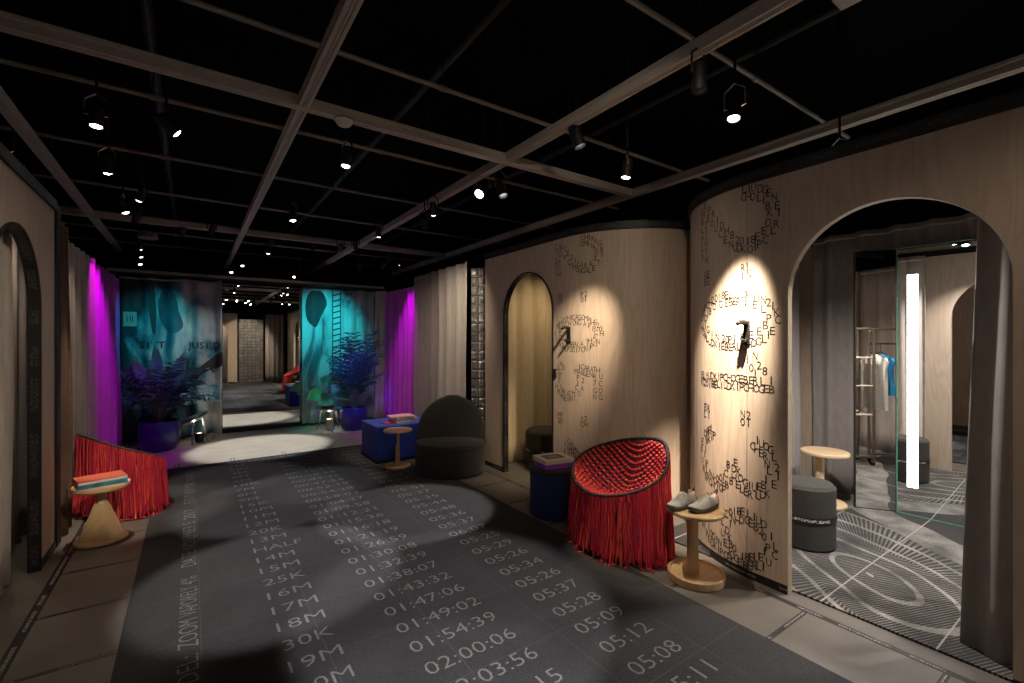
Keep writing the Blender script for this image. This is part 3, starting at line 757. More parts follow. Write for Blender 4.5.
# header bar over the mirror and the back curtains
o = thing('curtain_header', 'grey header bar above the tall mirror and the back curtains', 'header bar', (1.0, 8.85, 2.5))
mb = MB(); mb.box(-1.0, 3.1, 8.80, 8.90, 2.50, 2.57); mb.build('bar', M['beam'], o, world=True, smooth=0, bevel=0.004)
mb = MB(); mb.box(-1.0, 3.1, 8.60, 8.64, 2.468, 2.50); mb.build('track', M['black_metal'], o, world=True, smooth=0)
for x in (-0.95, 0.45, 1.58, 3.05):
    mb = MB(); mb.box(x-0.006, x+0.006, 8.844, 8.856, 2.57, 3.55); mb.build('hanger_rod', M['black_metal'], o, world=True, smooth=0)

# ------------------------------------------------------------------ tall mirror
o = thing('wall_mirror', 'tall mirror in black frame between the two printed back curtains', 'mirror', (1.03, 8.86, 0))
mb = MB(); mb.box(0.42, 1.64, 8.850, 8.858, 0.075, 2.46); mb.build('mirror_pane', M['mirror'], o, world=True, smooth=0)
mb = MB(); mb.box(0.38, 1.68, 8.80, 8.90, 0.006, 0.075); mb.build('base_rail', M['black'], o, world=True, smooth=0)
for x in (0.395, 1.66):
    mb = MB(); mb.box(x-0.025, x+0.025, 8.82, 8.90, 0.075, 2.46); mb.build('frame_post', M['black'], o, world=True, smooth=0)

# silver glass brick panels
def brick_panel(label, x, y, z1, w, rz, d=0.10):
    o = thing('glass_brick_panel', label, 'glass brick panel', (x, y, 0), rz)
    q = MB(); nz = int(z1/0.115); nx = max(1, round(w/0.13)); bw = w/nx
    for i in range(nx):
        for k in range(nz):
            x0 = -w/2+i*bw; z0 = k*0.115
            cx, cz = x0+bw/2, z0+0.0575; a, b, dz = bw/2-0.004, 0.0535, 0.022
            c4 = [(-1,-1),(1,-1),(1,1),(-1,1)]
            outer = [(cx+u*a, -d/2, cz+v*b) for u, v in c4]; inner = [(cx+u*a*0.62, -d/2-dz, cz+v*b*0.62) for u, v in c4]
            uv = [((p[0]+w/2), p[2]) for p in outer]; uvi = [((p[0]+w/2), p[2]) for p in inner]
            for j in range(4):
                m_ = (j+1) % 4
                q.quad([outer[j], outer[m_], inner[m_], inner[j]], [uv[j], uv[m_], uvi[m_], uvi[j]])
            q.quad(inner, uvi)
    q.build('brick_face', M['bricks'], o, smooth=0)
    q = MB(); q.box(-w/2, w/2, -d/2+0.001, d/2, 0, nz*0.115); q.build('backing', M['chrome'], o, smooth=0)
brick_panel('silvered glass brick column between the pale curtain and the second booth', 2.965, 4.95, 2.47, 0.20, radians(-58))
brick_panel('silvered glass brick wall at the opposite end, seen in the tall mirror', 1.79, -1.48, 2.4, 0.78, pi)

# ------------------------------------------------------------------ ceiling grid
def beam(label, x0, x1, y0, y1, z, along):
    o = thing('ceiling_beam', label, 'ceiling beam', ((x0+x1)/2, (y0+y1)/2, z), 0, None)
    prof = [(-.045,0),(-.018,0),(-.018,.012),(-.006,.012),(-.006,0),(.006,0),(.006,.012),(.018,.012),(.018,0),(.045,0),(.045,.03),(.038,.034),(.038,.066),(.045,.07),(.045,.10),(-.045,.10),(-.045,.07),(-.038,.066),(-.038,.034),(-.045,.03)]
    prof = [(a*0.68, b*0.68) for a, b in prof]
    q = MB(); n = len(prof)
    if along == 'y': A = [((x0+x1)/2+a, y0, z+b) for a, b in prof]; B = [((x0+x1)/2+a, y1, z+b) for a, b in prof]
    else: A = [(x0, (y0+y1)/2+a, z+b) for a, b in prof]; B = [(x1, (y0+y1)/2+a, z+b) for a, b in prof]
    q.v = A+B
    for k in range(n):
        j = (k+1) % n; q.f.append((k, j, n+j, n+k) if along == 'y' else (k, n+k, n+j, j)); q.uv.append(None)
    q.build('profile', M['beam'], o, world=True, smooth=0)
    L = (y1-y0) if along == 'y' else (x1-x0)
    for t in (0.08, 0.36, 0.64, 0.92):
        c = ((x0+x1)/2, y0+L*t) if along == 'y' else (x0+L*t, (y0+y1)/2)
        q = MB(); q.tube([(c[0], c[1], z+0.066), (c[0], c[1], 3.55)], 0.006, 6); q.build('hanger_rod', M['black_metal'], o, world=True)
BZ = 2.92
beam('long grey ceiling beam running above the left booth', -.94, -.94, -2.5, 9.6, BZ, 'y')
beam('long grey ceiling beam running above the left part of the carpet', .56, .56, -2.5, 10.8, BZ, 'y')
beam('long grey ceiling beam running above the right part of the carpet', 2.06, 2.06, -2.5, 10.8, BZ, 'y')
beam('long grey ceiling beam running above the front of the right booths', 3.56, 3.56, -2.5, 9.6, BZ, 'y')
beam('grey cross beam nearest the viewer, crossing above the red chair', -2.4, 3.52, 3.03, 3.03, BZ-0.004, 'x')
beam('grey cross beam far down the room above the carpet end', -2.4, 3.52, 7.03, 7.03, BZ-0.004, 'x')
beam('grey cross beam behind the viewer, seen in the tall mirror', -2.4, 3.52, -0.97, -0.97, BZ-0.004, 'x')
def pipe(label, y, z=3.09, r=0.014, x0=-2.5, x1=4.2):
    o = thing('ceiling_pipe', label, 'ceiling pipe', ((x0+x1)/2, y, z), 0)
    q = MB(); q.tube([(x0,y,z),(x1,y,z)], r, 10); q.build('tube', M['pipe'], o, world=True)
    for x in (-1.7, -0.2, 1.3, 2.8):
        q = MB(); q.tube([(x-0.022,y,z),(x+0.022,y,z)], r*1.35, 10); cp = q.build('clip', M['pipe'], o, world=True)
        q = MB(); q.tube([(x,y,z+r),(x,y,3.55)], 0.004, 6); q.build('hanger_rod', M['black_metal'], cp, world=True)
for y, l in ((1.44,'thin ceiling pipe passing above the bright 2:01:39 booth spotlight'),(2.62,'thin ceiling pipe just in front of the nearest cross beam'),
             (3.79,'first thin ceiling pipe behind the nearest cross beam'),(4.97,'second thin ceiling pipe behind the nearest cross beam'),
             (6.2,'third thin ceiling pipe behind the nearest cross beam'),(7.5,'thin ceiling pipe just behind the far cross beam'),
             (8.5,'thin ceiling pipe above the back curtains'),(9.6,'thin ceiling pipe beyond the tall mirror'),(0.2,'thin ceiling pipe overhead near the viewer'),
             (-1.1,'thin ceiling pipe behind the viewer, seen in the tall mirror')):
    pipe(l, y)
# dim black conduits running the long way
for x, l in ((-0.2,'black conduit between the two left ceiling beams'),(1.35,'black conduit between the two middle ceiling beams'),(2.85,'black conduit left of the beam over the right booths'),(4.3,'black conduit over the middle of the near booth')):
    o = thing('ceiling_conduit', l, 'conduit', (x, 4, 3.3)); q = MB()
    q.tube([(x,-2.4,3.3),(x,10.5,3.3)], 0.03, 10); q.build('tube', M['black_metal'], o, world=True)
    for y in (-1,2,5,8):
        q = MB(); q.tube([(x,y,3.33),(x,y,3.55)], 0.006, 6); q.build('hanger_rod', M['black_metal'], o, world=True)

# ------------------------------------------------------------------ spotlights
WARM = (1.0, 0.83, 0.64); NEUT = (1.0, 0.955, 0.93)
def spotlight(label, pos, aim, watts, cone, blend=0.3, color=WARM, small=False, lit=True, group=None, top=3.55, soft=0.02, big=1.0, head=None, recess=0.0):
    p = Vector(pos); beam_dir = (Vector(aim)-p).normalized(); d = Vector(head).normalized() if head else beam_dir
    o = thing('spotlight', label, 'spotlight', p, 0, group)
    R = 0.034*big; L = 0.12*big
    side = d.cross(Vector((0,0,1)))
    if side.length < 1e-3: side = Vector((1,0,0))
    side.normalize(); up = side.cross(d)
    def fr(a, b, c): return tuple(side*a + up*b + d*c)          # local frame, c along the beam; lens at c = 0
    q = MB(); rows = []
    for r, c in ((R*0.5,-L),(R*0.9,-L*0.93),(R,-L*0.8),(R,0.012),(R*0.93,0.012),(R*0.86,-0.004)):
        rows.append([fr(r*cos(2*pi*k/20), r*sin(2*pi*k/20), c) for k in range(20)])
    q.grid(rows, closed_u=True); q.f.append(tuple(range(20))); q.uv.append(None)
    ho = q.build('housing', M['black_metal'], o)
    q = MB(); rows = [[fr(R*0.9*cos(b_)*cos(2*pi*k/20), R*0.9*cos(b_)*sin(2*pi*k/20), -0.002-recess+R*0.62*sin(b_)) for k in range(20)] for b_ in (0, 0.35, 0.7, 1.05, 1.35)]
    q.grid(rows, closed_u=True); q.f.append(tuple(range(80, 100))); q.uv.append(None)
    q.build('lens', (M['lamp_far'] if small else M['lamp_lens']) if lit else M['black'], ho)
    q = MB(); mid = d*(-L*0.5); t = Vector((mid.x, mid.y, mid.z+0.13*big))
    a = [tuple(mid+side*R*1.05), tuple(mid+side*R*1.6), tuple(mid+side*R*1.6+Vector((0,0,0.09*big))), tuple(t)]
    b = [tuple(mid-side*R*1.05), tuple(mid-side*R*1.6), tuple(mid-side*R*1.6+Vector((0,0,0.09*big))), tuple(t)]
    q.tube(a, 0.006, 6); q.tube(b, 0.006, 6); q.build('yoke', M['chrome'] if lit and not small else M['black_metal'], o)
    q = MB(); q.tube([tuple(t), (t.x, t.y, top-p.z)], 0.008, 8); q.build('stem', M['black_metal'], o)
    if watts:
        ld = bpy.data.lights.new('spot', 'SPOT'); ld.energy = watts; ld.color = color; ld.spot_size = radians(cone); ld.spot_blend = blend; ld.shadow_soft_size = soft
        lo = bpy.data.objects.new('beam', ld); COL.objects.link(lo); lo.parent = o; lo.location = d*0.03+beam_dir*0.02
        lo.rotation_mode = 'QUATERNION'; lo.rotation_quaternion = beam_dir.to_track_quat('-Z', 'Y')
    return o
# seen in the photograph
WARM = (1.0, 0.84, 0.64)
spotlight('bright spotlight aimed at the 2:01:39 booth, above its lettering', (2.40,1.35,2.71), (2.92,1.72,1.44), 1150, 33, 1.0, head=(-0.25,-0.05,-1))
spotlight('spotlight above the red chair, aimed at the 2:05 lettering', (2.48,2.17,2.65), (2.96,3.32,1.32), 260, 38, 1.0, (1.0,0.80,0.56), head=(-0.1,0.1,-1))
spotlight('very bright tilted spotlight below the right middle beam', (2.08,3.48,2.80), (1.62,3.85,0), 320, 31, 0.25, NEUT, big=1.3, head=(-0.75,-0.35,-0.8))
spotlight('round spotlight left of the right middle beam, above the carpet centre', (0.935,3.48,2.80), (0.48,3.30,0), 320, 33, 0.3, NEUT)
spotlight('strongly tilted spotlight left of the left middle beam', (-0.08,3.54,2.80), (0.55,4.75,0), 270, 30, 0.4, NEUT, head=(0.9,0.1,-0.8))
spotlight('flat looking spotlight near the top left, closest above the left booth', (-0.467,3.69,2.80), (-0.5,3.45,0), 40, 44, 0.5)
spotlight('spotlight with pale yoke above the left booth, below the first one', (-0.525,4.67,2.80), (-0.40,5.15,0.2), 220, 34, 0.5)
spotlight('lower spotlight of the pair above the taupe curtain at left', (-0.54,6.0,2.80), (0.35,5.9,0), 120, 28, 0.5, NEUT)
spotlight('upper spotlight of the pair above the taupe curtain at left', (-0.40,5.55,2.83), (-0.95,5.75,1.1), 24, 46, 0.9, small=True)
spotlight('spotlight between the middle beams, just before the far cross beam', (0.893,5.37,2.80), (1.1,5.15,0), 130, 30, 0.5, NEUT)
spotlight('lower spotlight of the pair before the second booth', (2.05,4.55,2.72), (2.9,5.75,1.2), 70, 85, 1.0, small=True)
spotlight('upper spotlight of the pair before the second booth', (2.0,4.25,2.78), (2.42,4.70,0.4), 11, 34, 0.8, small=True)
spotlight('dark spotlight tube near the crossing of beam and pipe, aimed at the shoes', (2.11,2.24,2.80), (2.68,1.68,0.42), 140, 30, 0.8, WARM, big=1.2, recess=0.06)
spotlight('dark spotlight tube beside the very bright tilted spotlight, aimed at the red chair', (2.235,3.34,2.78), (2.46,2.27,0.34), 230, 20, 0.8, WARM, big=1.2, recess=0.06)
spotlight('dark unlit spotlight tube left of the 2:01:39 booth spotlight', (2.05,1.33,2.74), (2.05,1.33,1.0), 0, 30, lit=False, big=1.1)
far = [((-0.58,8.29,2.80),'first of three small spotlights in a row over the magenta curtain at left',(-0.1,8.6,1.0)),
       ((-0.62,8.9,2.78),'second of three small spotlights in a row over the magenta curtain at left',(-0.1,8.6,1.0)),
       ((-0.68,9.6,2.76),'third of three small spotlights in a row over the magenta curtain at left',(-0.1,8.6,1.0)),
       ((0.93,7.60,2.80),'small spotlight nearest above the bright floor pool',(0.83,7.4,0)),
       ((0.72,9.1,2.80),'small spotlight over the left half of the tall mirror',(0.83,7.4,0)),
       ((0.62,10.1,2.80),'bright small spotlight far beyond the left edge of the tall mirror',(0.83,7.4,0)),
       ((1.70,10.1,2.80),'bright small spotlight far beyond the right edge of the tall mirror',(0.83,7.4,0)),
       ((2.35,7.95,2.72),'small spotlight over the middle of the teal curtain',(2.3,8.7,1.2)),
       ((2.75,7.7,2.82),'upper small spotlight over the right end of the teal curtain',(2.3,8.7,1.2)),
       ((2.72,7.85,2.76),'lower small spotlight over the right end of the teal curtain',(2.3,8.7,1.2)),
       ((2.88,7.45,2.80),'small spotlight beside the top of the right taupe curtain',(3.0,7.8,1.2))]
for i, (p, l, a) in enumerate(far):
    spotlight(l, p, a, 330 if i == 3 else 0, 39, 0.35, NEUT if i != 3 else (1.0,0.95,0.86), small=True, big=0.9)
# spotlights above the frame or behind it; the fill ones are added for brightness
spotlight('spotlight above the frame lighting the nearest middle of the carpet', (0.9,0.95,2.80), (1.22,2.25,0), 340, 34, 0.3, NEUT)
spotlight('spotlight above the frame lighting the near left of the carpet', (0.15,0.55,2.80), (0.78,1.55,0), 210, 28, 0.5, NEUT)
spotlight('spotlight above the frame lighting the near right of the carpet', (1.5,-0.1,2.80), (1.72,0.80,0), 210, 32, 0.4, NEUT)
spotlight('added fill spotlight behind the viewer washing the near booth', (1.7,-0.7,2.80), (2.95,0.6,1.3), 22, 60, 0.9, WARM)  # unseen wash, added to lift the near plywood
spotlight('added fill spotlight above the frame lighting the left floor tiles', (0.1,1.5,2.80), (-0.6,3.3,0), 26, 40, 0.8, WARM)  # added for dim ambient light on the tiles
spotlight('spotlight above the frame lighting the left red chair and the table before it', (0.5,1.05,2.80), (-0.45,5.0,0.28), 330, 13, 0.7, WARM)
spotlight('added fill spotlight above the frame lighting the fringe of the right red chair', (1.5,0.75,2.80), (2.47,2.12,0.22), 120, 15, 0.8, WARM)  # unseen lamp added to brighten the fringe
spotlight('added fill spotlight above the frame lighting the left booth', (0.7,1.25,2.80), (-0.85,4.1,1.35), 95, 36, 0.9, WARM)  # added to lighten the left plywood
spotlight('added fill spotlight above the frame lighting the second booth', (1.2,0.55,2.80), (3.0,3.6,1.5), 62, 66, 1.0, WARM)  # unseen, added as ambient light for this booth
spotlight('added fill spotlight behind the viewer lighting the opposite end', (1.7,0.1,2.80), (1.6,-1.5,1.3), 260, 60, 0.8, WARM)  # added so that the mirror reflection is less dim
spotlight('added fill spotlight behind the viewer lighting the end of the carpet', (0.9,-1.0,2.80), (1.3,-0.2,0), 200, 60, 0.8, WARM)  # added to brighten the floor in the reflection
spotlight('added fill spotlight behind the opposite arch', (0.8,-1.72,2.75), (0.9,-1.95,1.2), 60, 80, 0.9, WARM)  # added so that the reflected arch looks lit
spotlight('spotlight washing the cobalt ottoman', (1.9,5.6,2.80), (2.15,5.9,0.4), 110, 34, 0.8, WARM, small=True)
# coloured stage spotlights
MAG = (0.9, 0.0, 1.0); TEAL = (0.01, 0.66, 0.72); BLUE = (0.04, 0.10, 1.0)
spotlight('magenta spotlight for the left magenta curtain', (-0.50,6.45,2.80), (-0.93,7.15,1.10), 95, 60, 1.0, MAG, lit=False)
spotlight('magenta spotlight for the right magenta curtain', (2.62,7.15,2.80), (3.06,7.42,1.15), 72, 64, 1.0, MAG, lit=False)
spotlight('teal spotlight for the curtain right of the mirror', (1.80,7.0,2.85), (2.0,8.74,1.70), 330, 46, 1.0, TEAL, lit=False)
spotlight('teal spotlight for the printed jungle curtain', (-0.1,7.1,2.85), (-0.42,8.4,1.75), 120, 44, 1.0, TEAL, lit=False)
spotlight('neutral spotlight for the right half of the printed jungle curtain', (0.9,7.2,2.85), (0.12,8.6,1.2), 75, 42, 1.0, NEUT, lit=False)
spotlight('teal spotlight for the broad leaved plant', (1.45,7.15,2.85), (1.80,8.1,0.65), 75, 22, 0.9, (0.05,0.85,0.6), lit=False)
spotlight('blue spotlight for the right palm', (1.95,6.75,2.85), (2.33,7.95,0.9), 420, 30, 0.9, BLUE, lit=False)
spotlight('blue spotlight for the left palm', (0.2,6.9,2.85), (-0.38,8.0,0.7), 90, 26, 0.9, (0.04,0.08,1.0), lit=False)
# inside the booths
spotlight('small downlight inside the near booth behind its arch, reflected in its mirror', (3.25,1.15,2.55), (4.1,1.0,0), 210, 120, 0.9, (1.0,0.93,0.86))
spotlight('added fill light inside the near booth, hidden behind its front wall', (4.0,0.15,2.75), (4.2,0.9,0.6), 200, 110, 0.9, (1.0,0.93,0.86))  # unseen second source, added for more ambient light inside
spotlight('small downlight inside the second booth', (3.75,3.75,2.6), (3.5,4.62,1.2), 42, 90, 0.9, (1.0,0.78,0.5))
spotlight('small downlight inside the left booth', (-0.99,4.50,2.6), (-1.06,4.75,1.0), 26, 90, 0.9, WARM)
spotlight('small downlight over the clothes rack in the near booth', (4.6,0.2,2.6), (3.75,-0.3,0.8), 90, 80, 0.9, WARM)

# ceiling odds and ends
o = thing('smoke_detector', 'round pale smoke detector under the nearest cross beam', 'smoke detector', (0.80, 3.02, 2.915))
MB().lathe([(0.02,-0.045),(0.04,-0.035),(0.055,-0.012),(0.058,0)], seg=24).build('dome', M['white'], o)
MB().lathe([(0.062,-0.008),(0.062,0.001)], seg=24).build('base_ring', M['pipe'], o)
o = thing('junction_box', 'pale rectangular junction box at the top edge above the near booth', 'junction box', (2.26, 0.77, 2.93))
MB().box(-0.05,0.05,-0.05,0.05,0,0.05).build('box', M['white'], o, bevel=0.006)
MB().box(-0.055,0.055,-0.055,0.055,0.05,0.062).build('lid', M['pipe'], o, bevel=0.002)
q = MB(); q.tube([(0,0,0.06),(0,0,0.63)], 0.012, 8); q.build('conduit', M['pipe'], o)
o = thing('ceiling_speaker', 'flat round ceiling speaker over the left magenta curtain', 'ceiling speaker', (-0.47, 7.75, 2.86))
MB().lathe([(0.10,0),(0.115,0.006),(0.115,0.03),(0.09,0.08),(0.03,0.10)], seg=28).build('shell', M['pipe'], o)
q = MB(); q.tube([(0,0,0.09),(0,0,0.69)], 0.008, 8); q.build('stem', M['black_metal'], o)

# ------------------------------------------------------------------ red woven chairs
RIM = [(2.78,2.12,.78),(2.80,2.40,.735),(2.74,2.62,.665),(2.62,2.72,.60),(2.46,2.69,.53),(2.32,2.53,.47),(2.26,2.32,.435),(2.30,2.12,.462),(2.40,1.97,.525),(2.55,1.915,.61),(2.68,1.975,.715)]
CC = Vector((2.53, 2.30, 0)); CP = Vector((2.565, 2.325, 0))
def crom(P, n):
    out = []; m = len(P)
    for i in range(m):
        p0, p1, p2, p3 = [Vector(P[(i+k-1) % m]) for k in range(4)]
        for j in range(n):
            t = j/n
            out.append(0.5*((2*p1)+(-p0+p2)*t+(2*p0-5*p1+4*p2-p3)*t*t+(-p0+3*p1-3*p2+p3)*t**3))
    return out
rim = [p - CC for p in crom(RIM, 8)]
NR = len(rim)
def rim_at(ang):
    """rim point in direction ang (plan view)"""
    best = None
    for i in range(NR):
        a, b = rim[i], rim[(i+1) % NR]
        aa = atan2(a.y, a.x); ab = atan2(b.y, b.x)
        da = (ang-aa) % (2*pi); tot = (ab-aa) % (2*pi)
        if tot > pi: da = (aa-ang) % (2*pi); tot = 2*pi-tot
        if da <= tot + 1e-9: return a.lerp(b, da/max(tot, 1e-9))
    return rim[0]
def shell(x, y):
    """height of the bucket at plan point"""
    r = sqrt(x*x+y*y); e = rim_at(atan2(y, x)); R = sqrt(e.x**2+e.y**2); k = min(r/R, 1.0)
    zc = 0.36
    return zc + (e.z-zc)*k**2.3, k
def make_red_chair():
    root = thing('woven_armchair', 'red woven bucket chair with long fringe between the navy pouf and the shoe table', 'armchair', tuple(CP), 0)
    q = MB(); q.tube([tuple(p) for p in rim], 0.009, 10, closed=True)
    # braid wrapped round the rim
    br = []
    for i in range(NR*6):
        k = i/6; a = rim[int(k) % NR]; b = rim[(int(k)+1) % NR]; p = a.lerp(b, k-int(k)); t = (b-a).normalized()
        n = t.cross(Vector((0,0,1))).normalized(); u = n.cross(t); ph = i*1.05
        br.append(tuple(p + n*(0.0115*cos(ph)) + u*(0.0115*sin(ph))))
    rm = q.build('rim', M['cord_black'], root)
    q = MB(); q.tube(br, 0.0036, 5, closed=True); q.build('braid', M['cord_black'], rm)
    # dark under shell
    q = MB(); rows = []
    for i in range(1, 13):
        k = i/12; rows.append([(p.x*k, p.y*k, shell(p.x*k, p.y*k)[0]-0.012) for p in rim])
    q.grid(rows, closed_u=True); q.f.append(tuple(reversed(range(NR)))); q.uv.append(None)
    q.build('shell', M['cord_black'], root, solid=0.006)
    rr = random.Random(11)
    q = MB(); qd = MB(); sp = 0.0290
    def surf(u, v):
        """point of the bucket for unit disc coordinates, evenly spaced along the surface"""
        r = sqrt(u*u+v*v); k = 0.42*r+0.58*sin(min(r,1)*pi/2); e = rim_at(atan2(v, u)); zc = 0.36
        k *= 0.985
        return Vector((e.x*k, e.y*k, zc+(e.z-zc)*k**2.3))
    def run(fixed, axis, step):
        pts = []; m = sqrt(max(0.97-fixed*fixed, 0)); n = int(2*m/step*8)+4
        for j in range(n+1):
            t = -m+2*m*j/n
            f = (lambda a, b: surf(a, b)) if axis == 0 else (lambda a, b: surf(b, a))
            p = f(fixed, t); e = 0.01
            nn = (f(fixed+e, t)-f(fixed-e, t)).cross(f(fixed, t+e)-f(fixed, t-e))
            if nn.length > 0: nn.normalize()
            if nn.z < 0: nn = -nn
            pts.append(tuple(p + nn*((0.008*cos(2*pi*t/step) if axis == 0 else 0.0) + 0.006)))
        return pts
    step = 0.082
    for i in range(-12, 13):
        if abs(i*step) > 0.975: continue
        q.tube(run(i*step, 0, step), 0.0098, 6); qd.tube(run((i+0.5)*step, 1, step), 0.0082, 6) if abs((i+0.5)*step) < 0.975 else None
    q.build('woven_cords', M['weave'], root); qd.build('crossing_cords', M['weave_dark'], root)
    # fringe: cords hanging from the rim
    q = MB()
    for i in range(620):
        k = rr.random()*NR; a = rim[int(k) % NR]; b = rim[(int(k)+1) % NR]; p = a.lerp(b, k-int(k))
        out = Vector((p.x, p.y, 0)).normalized(); side = Vector((-out.y, out.x, 0))
        h = p.z-0.012; end = rr.uniform(0.014, 0.07) if rr.random() < 0.8 else rr.uniform(0.05, 0.22)
        sw = rr.uniform(-0.03, 0.03); bulge = rr.uniform(0.0, 0.035); ph = rr.uniform(0, 6.28); amp = rr.uniform(0.002, 0.009)
        pts = []; n = 9
        for j in range(n+1):
            t = j/n
            pts.append(tuple(p + out*(0.008 + bulge*t*t + amp*sin(5*t+ph)) + side*(sw*t + amp*sin(7*t+ph*2)) + Vector((0,0,-0.008-(h-end-0.004)*t))))
        if end < 0.025:                      # ends that trail on the floor
            e = Vector(pts[-1]); e.z = 0.018; pts[-1] = tuple(e)
            w = rr.uniform(0.01, 0.045); pts.append(tuple(e+out*w+side*rr.uniform(-.03,.03)))
        q.tube(pts, rr.uniform(0.0032, 0.0055), 4, caps=False)
    f = q.build('fringe', M['fringe'], root, smooth=80); f['kind'] = 'stuff'
    for a in (0.6, 2.2, 3.8, 5.4):
        e = rim_at(a); z0 = shell(e.x*0.55, e.y*0.55)[0]-0.015
        q = MB(); q.tube([(e.x*0.55, e.y*0.55, z0),(e.x*0.72, e.y*0.72, 0.0)], 0.010, 8); q.build('leg', M['black_metal'], root)
    return root
chair = make_red_chair()
c2 = copy_tree(chair); c2.location = (-0.50, 5.36, 0); c2.scale = (0.92, 0.92, 0.90); c2.rotation_euler = (0, 0, radians(222))
tag(c2, 'red fringed woven chair at left, beside the left booth, seen from behind its fringe', 'armchair')

# ------------------------------------------------------------------ side tables
def disc(q, r, z0, z1, c=(0,0), bev=0.006, seg=48):
    q.lathe([(r-bev, z0),(r, z0+bev),(r, z1-bev),(r-bev, z1)], (c[0], c[1], 0), seg)
t = thing('side_table', 'round pale oak side table carrying the pair of grey shoes', 'side table', (2.625, 1.725, 0))
q = MB(); disc(q, 0.172, 0.418, 0.444); q.build('table_top', M['oak'], t)
q = MB(); q.lathe([(0.037,0.036),(0.034,0.25),(0.036,0.419)], (-0.02,0.01,0), 28); q.build('post', M['oak'], t)
q = MB(); q.lathe([(0.166,0),(0.172,0.006),(0.172,0.045),(0.166,0.052),(0.158,0.050),(0.152,0.038),(0.02,0.036)], (0,0,0), 48); q.build('base', M['oak'], t)
t = thing('side_table', 'slim pale oak side table before the cobalt ottoman and the charcoal lounge chair', 'side table', (2.01, 5.246, 0.0125))
q = MB(); disc(q, 0.168, 0.425, 0.448); q.build('table_top', M['oak'], t)
q = MB(); q.lathe([(0.017,0.20),(0.017,0.426)], (0.006,0,0), 20); q.build('upper_post', M['oak'], t)
q = MB(); q.lathe([(0.027,0.03),(0.027,0.20),(0.026,0.235)], (-0.004,0,0), 20); q.lathe([(0.026,0.235),(0.015,0.275)], (-0.004,0,0), 20); q.build('lower_post', M['oak'], t)
q = MB(); disc(q, 0.150, 0, 0.034, bev=0.01); q.build('base', M['oak'], t)
t = thing('side_table', 'pale oak side table on a four sided pyramid foot, under the orange and teal books', 'side table', (-0.555, 4.62, 0))
q = MB(); q.lathe([(0.12,0.385),(0.160,0.392),(0.170,0.405),(0.170,0.425),(0.165,0.43)], (0,0,0), 48); q.build('table_top', M['oak'], t)
q = MB(); q.lathe([(0.034,0.28),(0.034,0.39)], seg=24); q.build('post', M['oak'], t)
q = MB()
a0 = radians(20)
base = [(0.138*cos(a0+k*pi/2), 0.138*sin(a0+k*pi/2)) for k in range(4)]; topq = [(0.042*cos(a0+k*pi/2), 0.042*sin(a0+k*pi/2)) for k in range(4)]
q.prism(base, 0.027, 0.29, topq); q.build('pyramid_foot', M['oak'], t, smooth=0, bevel=0.004)
q = MB(); disc(q, 0.158, 0, 0.028, bev=0.008); q.build('base', M['oak'], t)
t = thing('side_table', 'pale maple side table inside the near booth, beside the booth mirror', 'side table', (4.74, 1.81, 0.012))
q = MB(); disc(q, 0.19, 0.462, 0.492); q.build('table_top', M['maple'], t)
q = MB(); q.lathe([(0.04,0.03),(0.036,0.25),(0.04,0.464)], (-0.05,0.02,0), 28); q.build('post', M['maple'], t)
q = MB(); disc(q, 0.17, 0, 0.034, bev=0.01); q.build('base', M['maple'], t)

